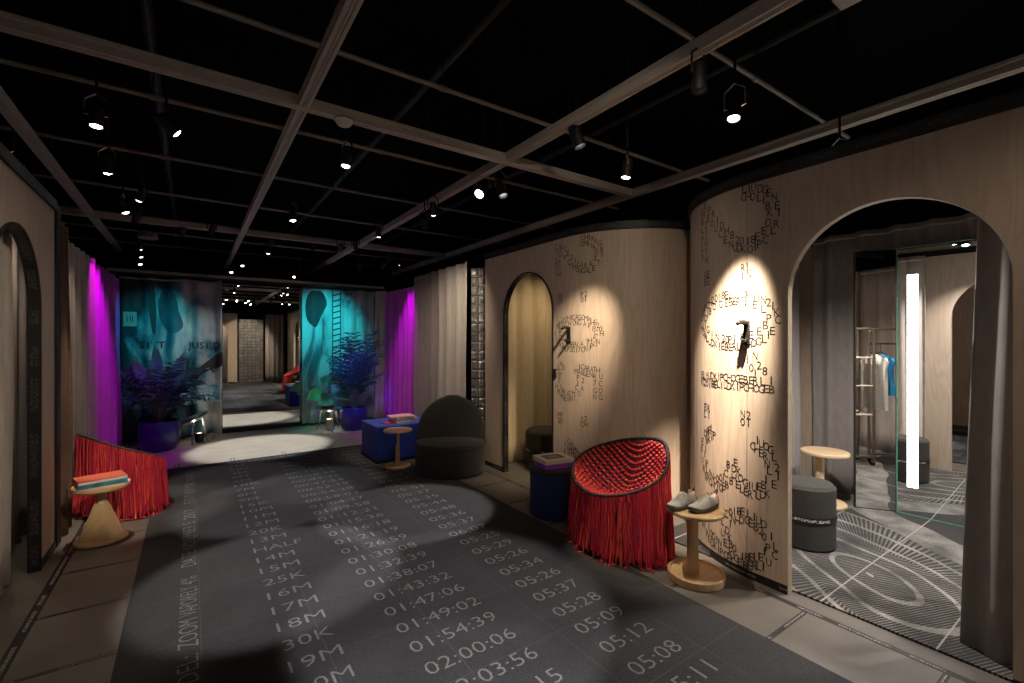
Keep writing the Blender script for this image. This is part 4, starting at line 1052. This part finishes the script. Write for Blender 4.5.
# ------------------------------------------------------------------ shoes
def shoe(label, x, y, z, rz, upper, flip=1):
    o = thing('running_shoe', label, 'shoe', (x, y, z), rz, None)
    L = 0.265
    def sec(t):                    # t 0 heel .. 1 toe -> half width, centre offset
        w = 0.030 + 0.016*sin(pi*min(t*0.9+0.08, 1)**1.3)
        if t < 0.10: w *= sqrt(max(t/0.10, 0.04))*0.35+0.65
        if t > 0.82: w *= sqrt(max(1-((t-0.82)/0.185)**2, 0.02))
        return w, flip*0.008*sin(pi*t*0.9)
    q = MB(); rows = []
    for i in range(25):
        t = i/24; w, c = sec(t); x_ = -L/2+L*t
        lift = 0.018*max(0, (t-0.72)/0.28)**2 + 0.012*max(0, (0.12-t)/0.12)**2
        th = 0.030 - 0.008*t
        rows.append([(x_, c+a*w*1.08, lift+b*th) for a, b in ((-.86,0),(-1,0.35),(-0.98,1),(0.98,1),(1,0.35),(.86,0))])
    q.grid(rows, closed_u=True)
    q.f.append(tuple(reversed(range(6)))); q.uv.append(None); n = len(q.v)-6; q.f.append(tuple(n+k for k in range(6))); q.uv.append(None)
    q.build('sole', M['sole'], o, smooth=50)
    q = MB(); rows = []; NS = 14
    for i in range(29):
        t = i/28; w, c = sec(t); x_ = -L/2+0.004+(L-0.010)*t
        lift = 0.018*max(0, (t-0.72)/0.28)**2
        if t < 0.34: h = 0.082 - 0.016*sin(pi*t/0.34)            # collar dips at the ankle
        elif t < 0.48: h = 0.082 + 0.010*sin(pi*(t-0.34)/0.14)
        else: h = 0.082 - 0.050*((t-0.48)/0.52)**0.85
        if t > 0.93: h = max(0.024, h-0.012*((t-0.93)/0.07))
        z0 = 0.024 + lift; row = []
        for k in range(NS+1):
            a = pi*k/NS; ca, sa = cos(a), sin(a)
            if 0.05 < t < 0.33:        # open collar: the top stays hollow
                row.append((x_, c+ca*w*(0.97-0.35*max(0,sa-0.3)), z0+min(sa*1.25,1)*(h-0.024) - (0.045*max(0, sa-0.80)/0.20)))
            else:
                row.append((x_, c+ca*w*(0.99-0.22*sa), z0+sa**0.75*(h-0.024)))
        rows.append(row)
    q.grid(rows); q.f.append(tuple(range(NS+1))); q.uv.append(None); n = len(q.v)-NS-1; q.f.append(tuple(n+k for k in reversed(range(NS+1)))); q.uv.append(None)
    q.build('upper', upper, o, smooth=70)
    q = MB()
    for k in range(5):
        xx = -L/2+L*(0.46+0.06*k); zz = 0.084-0.0068*k*1.0+0.006
        q.tube([(xx,-0.021,zz-0.012),(xx+0.004,0,zz+0.002),(xx,0.021,zz-0.012)], 0.0026, 6)
    q.build('laces', M['knit'], o)
    q = MB(); w, c = sec(0.06)
    rows = []
    for i in range(6):
        zz = 0.030+0.052*i/5; rows.append([(-L/2+0.003-0.004+0.022*(k/8*2-1)**2, c+(k/8*2-1)*w*(1.02-0.28*i/5), zz) for k in range(9)])
    q.grid(rows); q.build('heel_panel', M['shoeorange'], o, smooth=80, solid=0.004)
    q = MB(); q.tube([(-L/2+0.006,c-0.010,0.080),(-L/2-0.004,c,0.100),(-L/2+0.006,c+0.010,0.080)], 0.005, 6); q.build('pull_tab', M['shoenavy'], o)
    return o
shoe('grey running shoe on the oak table, left and farther one of the pair', 2.565, 1.785, 0.444, radians(181), M['knit2'], -1)
shoe('paler grey running shoe on the oak table, right one with orange heel', 2.645, 1.69, 0.444, radians(177), M['knit'], 1)

# ------------------------------------------------------------------ seats
t = thing('pouf', 'round navy pouf under the violet edged books, left of the red chair', 'pouf', (2.60, 3.10, 0))
q = MB(); q.lathe([(0.19,0.0),(0.20,0.012),(0.202,0.36),(0.196,0.378)], seg=48); q.build('body', M['navy'], t)
q = MB(); q.lathe([(0.196,0.378),(0.206,0.382),(0.206,0.402),(0.19,0.416),(0.10,0.42)], seg=48); q.build('lid', M['charcoal'], t)
def book(name, label, c, w, d, h, rz, cover, edge, group=None, spine=None):
    o = thing(name, label, 'book', c, rz, group)
    q = MB(); q.box(-w/2+0.004, w/2-0.004, -d/2+0.002, d/2-0.004, 0.003, h-0.003); q.build('pages', edge, o, smooth=0)
    q = MB(); q.box(-w/2, w/2, -d/2, d/2, 0, 0.003); q.box(-w/2, w/2, -d/2, d/2, h-0.003, h)
    q.box(-w/2, w/2, -d/2, -d/2+0.003, 0.003, h-0.003); cvr = q.build('cover', cover, o, smooth=0); o['_c'] = 0; del o['_c']
    if spine: q = MB(); q.box(-w/2+0.002, w/2-0.002, -d/2-0.001, -d/2, 0.003, h-0.003); q.build('spine', spine, cvr, smooth=0)
    return o
book('book', 'thick violet and blue edged book, lower of two on the navy pouf', (2.585, 3.085, 0.42), 0.27, 0.23, 0.042, radians(-12), M['bookpurple'], M['bookpurple'])
b = book('book', 'cream book with dark framed cover, upper of two on the navy pouf', (2.588, 3.088, 0.462), 0.28, 0.24, 0.034, radians(-10), M['bookcream'], M['paper'])
q = MB(); q.box(-0.09,0.09,-0.07,0.07,0.034,0.0345); q.build('cover_picture', M['bookdark'], b, smooth=0)
q = MB(); q.box(-0.045,0.045,-0.035,0.035,0.0345,0.035); q.build('cover_motif', M['bookgreen'], b, smooth=0)

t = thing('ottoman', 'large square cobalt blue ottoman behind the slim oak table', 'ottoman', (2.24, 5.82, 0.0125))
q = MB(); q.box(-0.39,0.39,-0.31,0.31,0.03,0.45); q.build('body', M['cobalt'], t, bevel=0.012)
q = MB(); q.box(-0.40,0.40,-0.32,0.32,0,0.03); q.build('shadow_base', M['black'], t, bevel=0.004)  # black base standing in for the shadow round the ottoman's foot
q = MB(); q.box(-0.393,0.393,-0.313,0.313,0.395,0.40); q.build('piping', M['cobalt'], t, smooth=0)
zb = 0.462
for i, (l, cv, ed, w, d, h, rz, dx) in enumerate((
    ('pale grey book, lowest of the stack on the cobalt ottoman','white_cloth','paper',0.30,0.22,0.022,8,0),
    ('cream book, second from the bottom on the cobalt ottoman','bookcream','paper',0.29,0.215,0.024,4,0.005),
    ('pale book, third from the bottom on the cobalt ottoman','white_cloth','paper',0.28,0.21,0.020,10,0),
    ('pink covered book, topmost of the stack on the cobalt ottoman','bookpink','paper',0.31,0.225,0.018,-6,-0.03))):
    book('book', l, (2.25+dx, 5.70, zb), w, d, h, radians(rz), M[cv], M[ed]); zb += h
book('book', 'crimson covered book lying beside the stack on the cobalt ottoman', (2.045, 5.68, 0.462), 0.10, 0.16, 0.012, radians(24), M['bookred'], M['bookred'])

t = thing('lounge_chair', 'charcoal lounge chair with drum seat and domed back', 'lounge chair', (2.45, 4.75, 0.0125), radians(-32))
# local: faces -y ; back at +y
q = MB(); q.lathe([(0.36,0.0),(0.385,0.02),(0.40,0.15),(0.40,0.31),(0.385,0.35),(0.35,0.368),(0.2,0.376),(0.05,0.378)], seg=56, sy=0.95); q.build('seat', M['charcoal'], t)
q = MB(); rows = []
for i in range(15):
    k = i/14; z = 0.33+0.50*k
    hw = 0.395*sqrt(max(1-(max(k-0.12,0)/0.88)**2.3, 0.0))
    if i == 14: hw = 0.07
    row = []; NB = 24
    yc = 0.20 + 0.10*k; thk = 0.13*(1-0.35*k)
    for j in range(NB):
        a = 2*pi*j/NB; ca, sa = cos(a), sin(a)
        ux = (abs(ca)**0.6)*(1 if ca > 0 else -1); uy = (abs(sa)**0.7)*(1 if sa > 0 else -1)
        row.append((ux*hw, yc + uy*thk - 0.16*(ux*hw/0.40)**2, z))
    rows.append(row)
q.grid(rows, closed_u=True); q.f.append(tuple(reversed(range(24)))); q.uv.append(None); n = 24*14; q.f.append(tuple(n+k for k in range(24))); q.uv.append(None)
q.build('backrest', M['charcoal'], t, smooth=60, bevel=0)
q = MB(); q.lathe([(0.403,0.318),(0.407,0.324),(0.403,0.330)], seg=56, sy=0.95, caps=False); q.build('seat_seam', M['black'], t)
q = MB(); q.lathe([(0.345,-0.0),(0.345,0.012)], seg=40, sy=0.95); q.build('foot_ring', M['black'], t)

def drum(label, x, y, z, r, h, mat):
    t = thing('pouf', label, 'pouf', (x, y, z))
    q = MB(); q.lathe([(r-0.02,0),(r,0.015),(r,h*0.44)], seg=48); q.build('lower_body', mat, t)
    q = MB(); q.lathe([(r,h*0.52),(r,h-0.03),(r-0.02,h-0.006),(r*0.6,h)], seg=48); q.build('upper_body', mat, t)
    q = MB(); rows = [[], []]; uv = [[], []]
    for k in range(65):
        a = 2*pi*k/64
        for i, z_ in enumerate((h*0.44, h*0.52)): rows[i].append(((r+0.004)*cos(a), (r+0.004)*sin(a), z_)); uv[i].append((a*r, i))
    q.grid(rows, uv); q.build('printed_band', M['poufband'], t)
    return t
drum('dark grey drum pouf just inside the near arch', 3.74, 1.55, 0.012, 0.185, 0.46, M['greyfelt'])
drum('dark brown drum pouf inside the second booth before the beige curtain', 3.52, 4.31, 0.0, 0.255, 0.45, M['brownfelt'])

# books on the left side table
book('book', 'teal and black spined book, lower of two on the pyramid footed table', (-0.555, 4.62, 0.43), 0.28, 0.21, 0.030, radians(12), M['bookteal'], M['paper'], spine=M['bookteal'])
book('book', 'orange red book, upper of two on the pyramid footed table', (-0.56, 4.625, 0.46), 0.28, 0.21, 0.022, radians(16), M['bookorange'], M['paper'], spine=M['white_cloth'])

# ------------------------------------------------------------------ plants
def palm(label, x, y, z, pot_r, pot_h, n, height, spread, seed, leafmat, broad=0):
    rr = random.Random(seed)
    o = thing('potted_palm', label, 'potted plant', (x, y, z))
    q = MB(); r = pot_r
    q.lathe([(r*0.62,0),(r*0.80,0.02),(r*0.98,pot_h*0.35),(r,pot_h*0.65),(r*0.94,pot_h*0.97),(r*0.93,pot_h),(r*0.86,pot_h),(r*0.86,pot_h-0.03)], seg=40); pot = q.build('pot', M['navy_glaze'], o)
    q = MB(); q.lathe([(r*0.9,pot_h-0.06),(r*0.87,pot_h-0.025),(r*0.3,pot_h-0.015)], seg=32); q.build('soil', M['soil'], pot)
    st = MB(); lf = MB()
    for i in range(n):
        a = 2*pi*i/n*2.4+rr.uniform(-.3,.3); hgt = height*rr.uniform(0.45, 1.0); sp = spread*rr.uniform(0.5, 1.0)*(1.25-0.45*hgt/height)
        pts = []
        for k in range(15):
            t = k/14
            pts.append(Vector((cos(a)*(0.04+sp*t**1.7), sin(a)*(0.04+sp*t**1.7), pot_h-0.02 + (hgt)*(t**0.85) - 0.20*sp*t**4)))
        st.tube(pts, [0.008*(1-0.75*k/14) for k in range(15)], 5)
        for k in range(4, 15):
            p = pts[k]; tg = (pts[min(k+1,14)]-pts[k-1]).normalized()
            sd = tg.cross(Vector((0,0,1)))
            if sd.length < 0.1: sd = Vector((-sin(a), cos(a), 0))
            sd.normalize(); up = sd.cross(tg)
            L = (0.26*(1-0.5*abs(k-8)/7))*rr.uniform(0.8,1.15)
            for s in (-1, 1):
                dr = (sd*s*0.85 + tg*0.55 + up*rr.uniform(-.25,.25)).normalized(); wv = dr.cross(up).normalized()*0.016
                m1 = p+dr*L*0.35; m2 = p+dr*L*0.7+Vector((0,0,-0.02)); e = p+dr*L+Vector((0,0,-0.06))
                n0 = len(lf.v)
                lf.v += [tuple(p), tuple(m1+wv), tuple(m1-wv), tuple(m2+wv*0.8), tuple(m2-wv*0.8), tuple(e), tuple(m1-up*0.004), tuple(m2-up*0.004)]
                lf.f += [(n0,n0+6,n0+1),(n0,n0+2,n0+6),(n0+1,n0+6,n0+7,n0+3),(n0+6,n0+2,n0+4,n0+7),(n0+3,n0+7,n0+5),(n0+7,n0+4,n0+5)]; lf.uv += [None]*6
    def keep(p):
        px, py, pz = p
        if py > 0.42: py = 0.42+(py-0.42)*0.12
        if px < -0.38: px = -0.38+(px+0.38)*0.12
        return (px, py, pz)
    st.v = [keep(p) for p in st.v]; lf.v = [keep(p) for p in lf.v]
    st.build('stems', M['stem'], o); lf.build('foliage', leafmat, o, smooth=0)
    return o
def broad_leaf(lf, base, tip, width, normal, fold=0.15, nseg=10):
    base, tip = Vector(base), Vector(tip); ax = tip-base; sd = ax.cross(Vector(normal)).normalized(); up = sd.cross(ax).normalized()
    rows = []
    for i in range(nseg+1):
        t = i/nseg; w = width*sin(pi*min(t*0.96+0.02,1)**0.75)
        c = base+ax*t + up*(-0.10*ax.length*(t-0.4)**2)
        rows.append([tuple(c+sd*(w*u)+up*(abs(u)*fold*w + 0.01*sin(9*t+u*2))) for u in (-1,-.66,-.33,0,.33,.66,1)])
    lf.grid(rows)
pl = palm('tall dark palm in a navy pot before the printed jungle curtain', -0.36, 7.98, 0.006, 0.24, 0.40, 30, 0.95, 0.62, 21, M['leaf_dark'])
palm('dark blue lit palm in a navy pot before the teal curtain', 2.26, 7.95, 0.006, 0.22, 0.38, 30, 1.35, 0.55, 22, M['leaf_dark'])
# two tall banana leaves rising out of the left pot
q = MB()
for tip, w in (((-0.30,0.10,1.32),0.085),((-0.04,0.02,1.52),0.075),((0.30,-0.05,1.36),0.10)):
    broad_leaf(q, (tip[0]*0.25, tip[1]*0.3-0.02, 0.72), tip, w, (0.3,-1,0.2))
q.build('broad_leaves', M['leaf_green'], pl, solid=0.002)
def dish_table(label, x, y, tilt, seed):
    o = thing('dish_table', label, 'dish table', (x, y, 0.006))
    R = Matrix.Rotation(tilt, 3, 'Y')
    q = MB(); prof = [(0.02,-0.05),(0.12,-0.038),(0.20,-0.008),(0.225,0.012),(0.222,0.018),(0.19,0.002),(0.10,-0.022),(0.02,-0.03)]
    q.lathe(prof, seg=44); q.v = [tuple(R @ Vector(p) + Vector((0,0,0.36))) for p in q.v]; q.build('dish', M['chrome'], o)
    for k in range(3):
        a = 2*pi*k/3+0.5; q = MB()
        t0 = R @ Vector((0.13*cos(a), 0.13*sin(a), -0.034)) + Vector((0,0,0.36))
        q.tube([tuple(t0), (0.17*cos(a), 0.17*sin(a), 0.16), (0.20*cos(a), 0.20*sin(a), 0.0)], 0.014, 10); q.build('leg', M['clear'], o)
    return o
dish_table('dish shaped metal table standing level before the teal curtain', 1.92, 8.15, 0.05, 1)
dish_table('tilted dish shaped metal table right of the left palm', 0.02, 8.22, radians(-24), 2)
def uplight(label, x, y, r, h, body, w):
    o = thing('floor_uplight', label, 'floor lamp', (x, y, 0.006))
    q = MB(); q.lathe([(r*0.9,0.018),(r,0.024),(r,h),(r*0.9,h),(r*0.88,h-0.02)], seg=28); q.build('body', body, o)
    q = MB(); q.lathe([(r*0.3,h-0.020),(r*0.86,h-0.018),(r*0.86,h-0.012),(r*0.3,h-0.008)], seg=28); q.build('lens', M['uplight'], o)
    for k in range(3):
        a = 2*pi*k/3; q = MB(); q.tube([(r*0.7*cos(a), r*0.7*sin(a), 0),(r*0.7*cos(a), r*0.7*sin(a), 0.025)], 0.008, 8); q.build('foot', M['black_metal'], o)
    ld = bpy.data.lights.new('up', 'SPOT'); ld.energy = w; ld.color = (1,0.86,0.68); ld.spot_size = radians(110); ld.spot_blend = 0.8; ld.shadow_soft_size = 0.03
    lo = bpy.data.objects.new('beam', ld); COL.objects.link(lo); lo.parent = o; lo.location = (0,0,h+0.005); lo.rotation_euler = (pi,0,0)
uplight('black floor lamp glowing under the tilted dish table', 0.10, 8.20, 0.055, 0.15, M['black_metal'], 14)
uplight('pale wooden floor lamp glowing under the level dish table', 1.92, 8.13, 0.06, 0.19, M['oak'], 14)
o = thing('floor_weight', 'small grey curtain weight on the floor at the right end of the jungle curtain', 'curtain weight', (0.27, 8.50, 0.006))
MB().lathe([(0.036,0),(0.04,0.006),(0.038,0.07),(0.030,0.078)], seg=24).build('body', M['pipe'], o)
q = MB(); q.tube([(0,0,0.076),(0,0,0.11)], 0.006, 8); q.build('pin', M['black_metal'], o)
o = thing('potted_plant', 'teal lit broad leaved plant on the level dish table', 'potted plant', (1.90, 8.15, 0.346))
q = MB(); q.lathe([(0.07,0),(0.10,0.03),(0.11,0.07),(0.095,0.07),(0.09,0.05)], seg=28); q.build('bowl', M['bookred'], o)
q = MB(); q.lathe([(0.098,0.052),(0.05,0.058)], seg=24); q.build('soil', M['soil'], o)
st = MB(); q = MB()
for (bx, by, bz), (tx, ty, tz), w in (((-0.06,0,0.30),(-0.36,-0.10,0.22),0.13),((0.02,-0.05,0.40),(-0.18,-0.20,0.56),0.14),((0.05,-0.03,0.22),(-0.20,-0.22,0.12),0.14),((0.10,0.02,0.28),(0.34,-0.15,0.16),0.11),((0.02,0.08,0.45),(0.20,0.0,0.60),0.11)):
    st.tube([(0,0,0.05),(bx*0.5,by*0.5,bz*0.7),(bx,by,bz)], 0.006, 6); broad_leaf(q, (bx,by,bz), (tx,ty,tz), w, (0.1,-1,0.7), 0.2)
st.build('stems', M['stem'], o); q.build('leaves', M['leaf_green'], o, solid=0.002)

# ------------------------------------------------------------------ inside the near booth
cb = thing('patterned_carpet', 'charcoal carpet with pale rings and hatching on the near booth floor', 'carpet', (0,0,0))
mb = MB(); mb.box(2.96, 5.375, -0.85, 2.29, 0, 0.012); mb.build('pile', M['ring_carpet'], cb, smooth=0)
# folding booth mirror: wing 1 and main leaf
def booth_mirror(label, a, b, z0, z1, led=None):
    ax, ay = a; bx, by = b; L = sqrt((bx-ax)**2+(by-ay)**2)
    o = thing('booth_mirror', label, 'mirror', (ax, ay, 0.012), atan2(by-ay, bx-ax))
    q = MB(); q.box(0.008, L-0.008, -0.004, 0.0, z0+0.008, z1-0.008); pane = q.build('mirror_pane', M['mirror'], o, smooth=0)
    q = MB(); q.box(0, L, 0.0, 0.03, z0, z1); q.build('backing', M['black'], o, smooth=0)
    q = MB(); e = M['mirror_edge'] if led else M['black']
    q.box(0, 0.008, -0.006, 0.0, z0, z1); q.box(L-0.008, L, -0.006, 0.0, z0, z1); q.box(0.008, L-0.008, -0.006, 0.0, z0, z0+0.008); q.box(0.008, L-0.008, -0.006, 0.0, z1-0.008, z1)
    q.build('edge', e, o, smooth=0)
    q = MB(); q.box(0.02, L-0.02, 0.004, 0.03, 0, z0); q.build('foot', M['black'], o, smooth=0)
    if led:
        x0, x1, lz0, lz1 = led
        q = MB(); q.box(x0, x1, -0.010, -0.004, lz0, lz1); q.build('light_strip', M['led'], pane, smooth=0)
    return o
V2 = (5.06, 1.376); V1 = (4.886, 1.627); V3 = (5.092, 0.45)
booth_mirror('narrow angled wing of the booth mirror, reflecting the clothes rack', V1, V2, 0.0, 2.30)
booth_mirror('wide leaf of the booth mirror with lit vertical strip', V2, V3, 0.0, 2.30, (0.075, 0.145, 0.24, 2.06))

# clothes rack, seen only in the mirror wing
rk = thing('clothes_rack', 'brass clothes rack with shelves, reflected in the narrow booth mirror', 'clothes rack', (3.66, 0.10, 0.012), atan2(-0.955, 0.298))
def rr_frame(x0, x1, z0, z1, r=0.06):
    pts = [(x0,0,z0)]
    for k in range(7): a = pi - pi/2*k/6; pts.append((x0+r+r*cos(a), 0, z1-r+r*sin(a)))
    for k in range(7): a = pi/2 - pi/2*k/6; pts.append((x1-r+r*cos(a), 0, z1-r+r*sin(a)))
    pts.append((x1,0,z0)); return pts
for nm, x0, x1, yy in (('shelf_frame',-0.45,0.12,-0.14),('shelf_frame',-0.45,0.12,0.14),('rail_frame',0.16,0.70,0.0)):
    q = MB(); q.tube([(x,y+yy,z) for x,y,z in rr_frame(x0,x1,0.05,1.64)], 0.016, 10)
    q.tube([(x0,yy,0.10),(x1,yy,0.10)], 0.014, 8); q.build(nm, M['rackmetal'], rk)
for z in (0.61, 0.96, 1.30):
    q = MB(); q.box(-0.44,0.11,-0.14,0.14,z-0.016,z); q.build('shelf', M['bookcream'], rk, bevel=0.004)
q = MB(); q.tube([(0.17,0,1.46),(0.69,0,1.46)], 0.010, 8); q.build('hanging_rail', M['black_metal'], rk)
for x, y in ((-0.43,-0.14),(-0.43,0.14),(0.10,-0.14),(0.10,0.14),(0.18,0),(0.68,0)):
    q = MB(); q.tube([(x-0.02,y,0.025),(x+0.02,y,0.025)], 0.025, 14); q.build('wheel', M['black_metal'], rk)
rz = rk.rotation_euler[2]
def on_rack(x, y, z):
    return (rk.location.x + x*cos(rz)-y*sin(rz), rk.location.y + x*sin(rz)+y*cos(rz), rk.location.z+z)
def garment(label, x, L, w, mat):
    o = thing('hanging_top', label, 'top', on_rack(x, 0, 1.46), rz)
    q = MB(); rows = []
    prof = [(0.06,-0.13),(0.19,-0.17),(0.23,-0.22),(0.20,-0.30),(0.195,-0.45),(0.205,-L)]
    for hw, z in prof:
        rows.append([( (0.022+0.012*sin(7*u+z*9))*(1 if k < 13 else -1), hw*w/0.23*u, z) for k, u in [(k, -1+2*(k if k < 13 else 25-k)/12) for k in range(26)]])
    q.grid(rows, closed_u=True); q.build('cloth', mat, o, smooth=60)
    q = MB(); q.tube([(0,0.012,0.0),(0,0.0,0.012),(0,-0.012,0.0),(0,0,-0.03),(0,0,-0.10)], 0.003, 6); q.tube([(0,-0.18,-0.17),(0,0,-0.10),(0,0.18,-0.17)], 0.006, 6); q.build('hanger', M['black_metal'], o)
garment('off white top hanging on the brass rack, reflected in the narrow booth mirror', 0.225, 0.80, 0.22, M['white_cloth'])
garment('bright blue top hanging on the brass rack, reflected in the narrow booth mirror', 0.30, 0.62, 0.22, M['blue_cloth'])
o = thing('water_bottle', 'iridescent teal bottle on the top shelf of the brass rack, reflected in the mirror', 'bottle', on_rack(-0.10, 0, 1.30))
MB().lathe([(0.032,0),(0.036,0.01),(0.036,0.17),(0.024,0.20)], seg=24).build('body', M['bottle'], o)
MB().lathe([(0.022,0.20),(0.022,0.235),(0.014,0.24)], seg=20).build('cap', M['black_metal'], o)
o = thing('sports_sunglasses_case', 'dark case beside the bottle on the top shelf of the brass rack', 'case', on_rack(-0.22, 0.02, 1.30), rz)
q = MB(); q.lathe([(0.05,0),(0.055,0.02),(0.055,0.10),(0.04,0.125)], seg=20, sx=1.3); q.build('body', M['dark_cloth'], o)
q = MB(); q.lathe([(0.057,0.062),(0.057,0.068)], seg=20, sx=1.3, caps=False); q.build('seam', M['black'], o)
o = thing('folded_top', 'dark blue folded top on the middle shelf of the brass rack, reflected in the mirror', 'folded top', on_rack(-0.16, 0, 0.96), rz)
q = MB(); q.box(-0.15,0.15,-0.11,0.11,0,0.022); q.build('lower_fold', M['dark_cloth'], o, bevel=0.01)
q = MB(); q.box(-0.145,0.148,-0.11,0.105,0.022,0.045); q.build('upper_fold', M['dark_cloth'], o, bevel=0.011)
for i, (x, y) in enumerate(((-0.12,-0.06),(-0.13,0.06))):
    p = on_rack(x, y, 0.61)
    s = shoe(('front white shoe' if i == 0 else 'back white shoe') + ' on the low shelf of the brass rack', p[0], p[1], p[2], rz, M['white_cloth'], 1-2*i)

# ------------------------------------------------------------------ camera and settings
cam = bpy.data.cameras.new('camera'); cam.sensor_width = 36.0; cam.lens = 36.0*460/1024; cam.clip_start = 0.02; cam.clip_end = 60
co = bpy.data.objects.new('camera', cam); COL.objects.link(co)
co.location = (0, 0, 1.5); co.rotation_euler = (radians(90), 0, radians(-34.9))
SC.camera = co
w = bpy.data.worlds.new('world'); SC.world = w; w.use_nodes = True
w.node_tree.nodes['Background'].inputs['Color'].default_value = (0.5,0.48,0.46,1); w.node_tree.nodes['Background'].inputs['Strength'].default_value = 0.02
SC.view_settings.view_transform = 'Standard'; SC.view_settings.look = 'None'
SC.view_settings.exposure = 0.0; SC.view_settings.gamma = 1.0; SC.view_settings.use_curve_mapping = False
try:
    cy = SC.cycles; cy.use_denoising = True; cy.max_bounces = 8; cy.sample_clamp_indirect = 4.0
except Exception as e:
    print('cycles settings skipped', e)

# repeats share a group
GROUPS = {'spotlight': 'track spotlights under the black ceiling', 'ceiling beam': 'grey beams of the ceiling grid', 'ceiling pipe': 'thin pipes under the ceiling',
          'conduit': 'black conduits under the ceiling', 'curtain': 'curtains hanging round the room', 'fitting booth': 'plywood fitting booths', 'armchair': 'red woven fringed chairs',
          'side table': 'round pale wooden side tables', 'dish table': 'dish shaped metal tables', 'floor lamp': 'glowing floor lamps', 'glass brick panel': 'silvered glass brick panels'}
for o in list(SC.objects):
    if o.parent is None and 'category' in o:
        c = o['category']
        if c in GROUPS: o['group'] = GROUPS[c]
        elif c == 'book': o['group'] = 'books on the cobalt ottoman' if 'cobalt' in o['label'] else ('books on the navy pouf' if 'navy' in o['label'] else 'books on the pyramid footed table')
        elif c == 'shoe': o['group'] = 'shoes on the brass rack' if 'rack' in o['label'] else 'pair of grey running shoes'
        elif c == 'pouf' and 'drum' in o['label']: o['group'] = 'drum poufs inside the booths'
        elif c == 'top': o['group'] = 'tops hanging on the brass rack'
        elif c == 'potted plant' and 'palm' in o['label']: o['group'] = 'potted palms before the back curtains'
        elif c == 'mirror' and 'booth' in o['label']: o['group'] = 'leaves of the booth mirror'
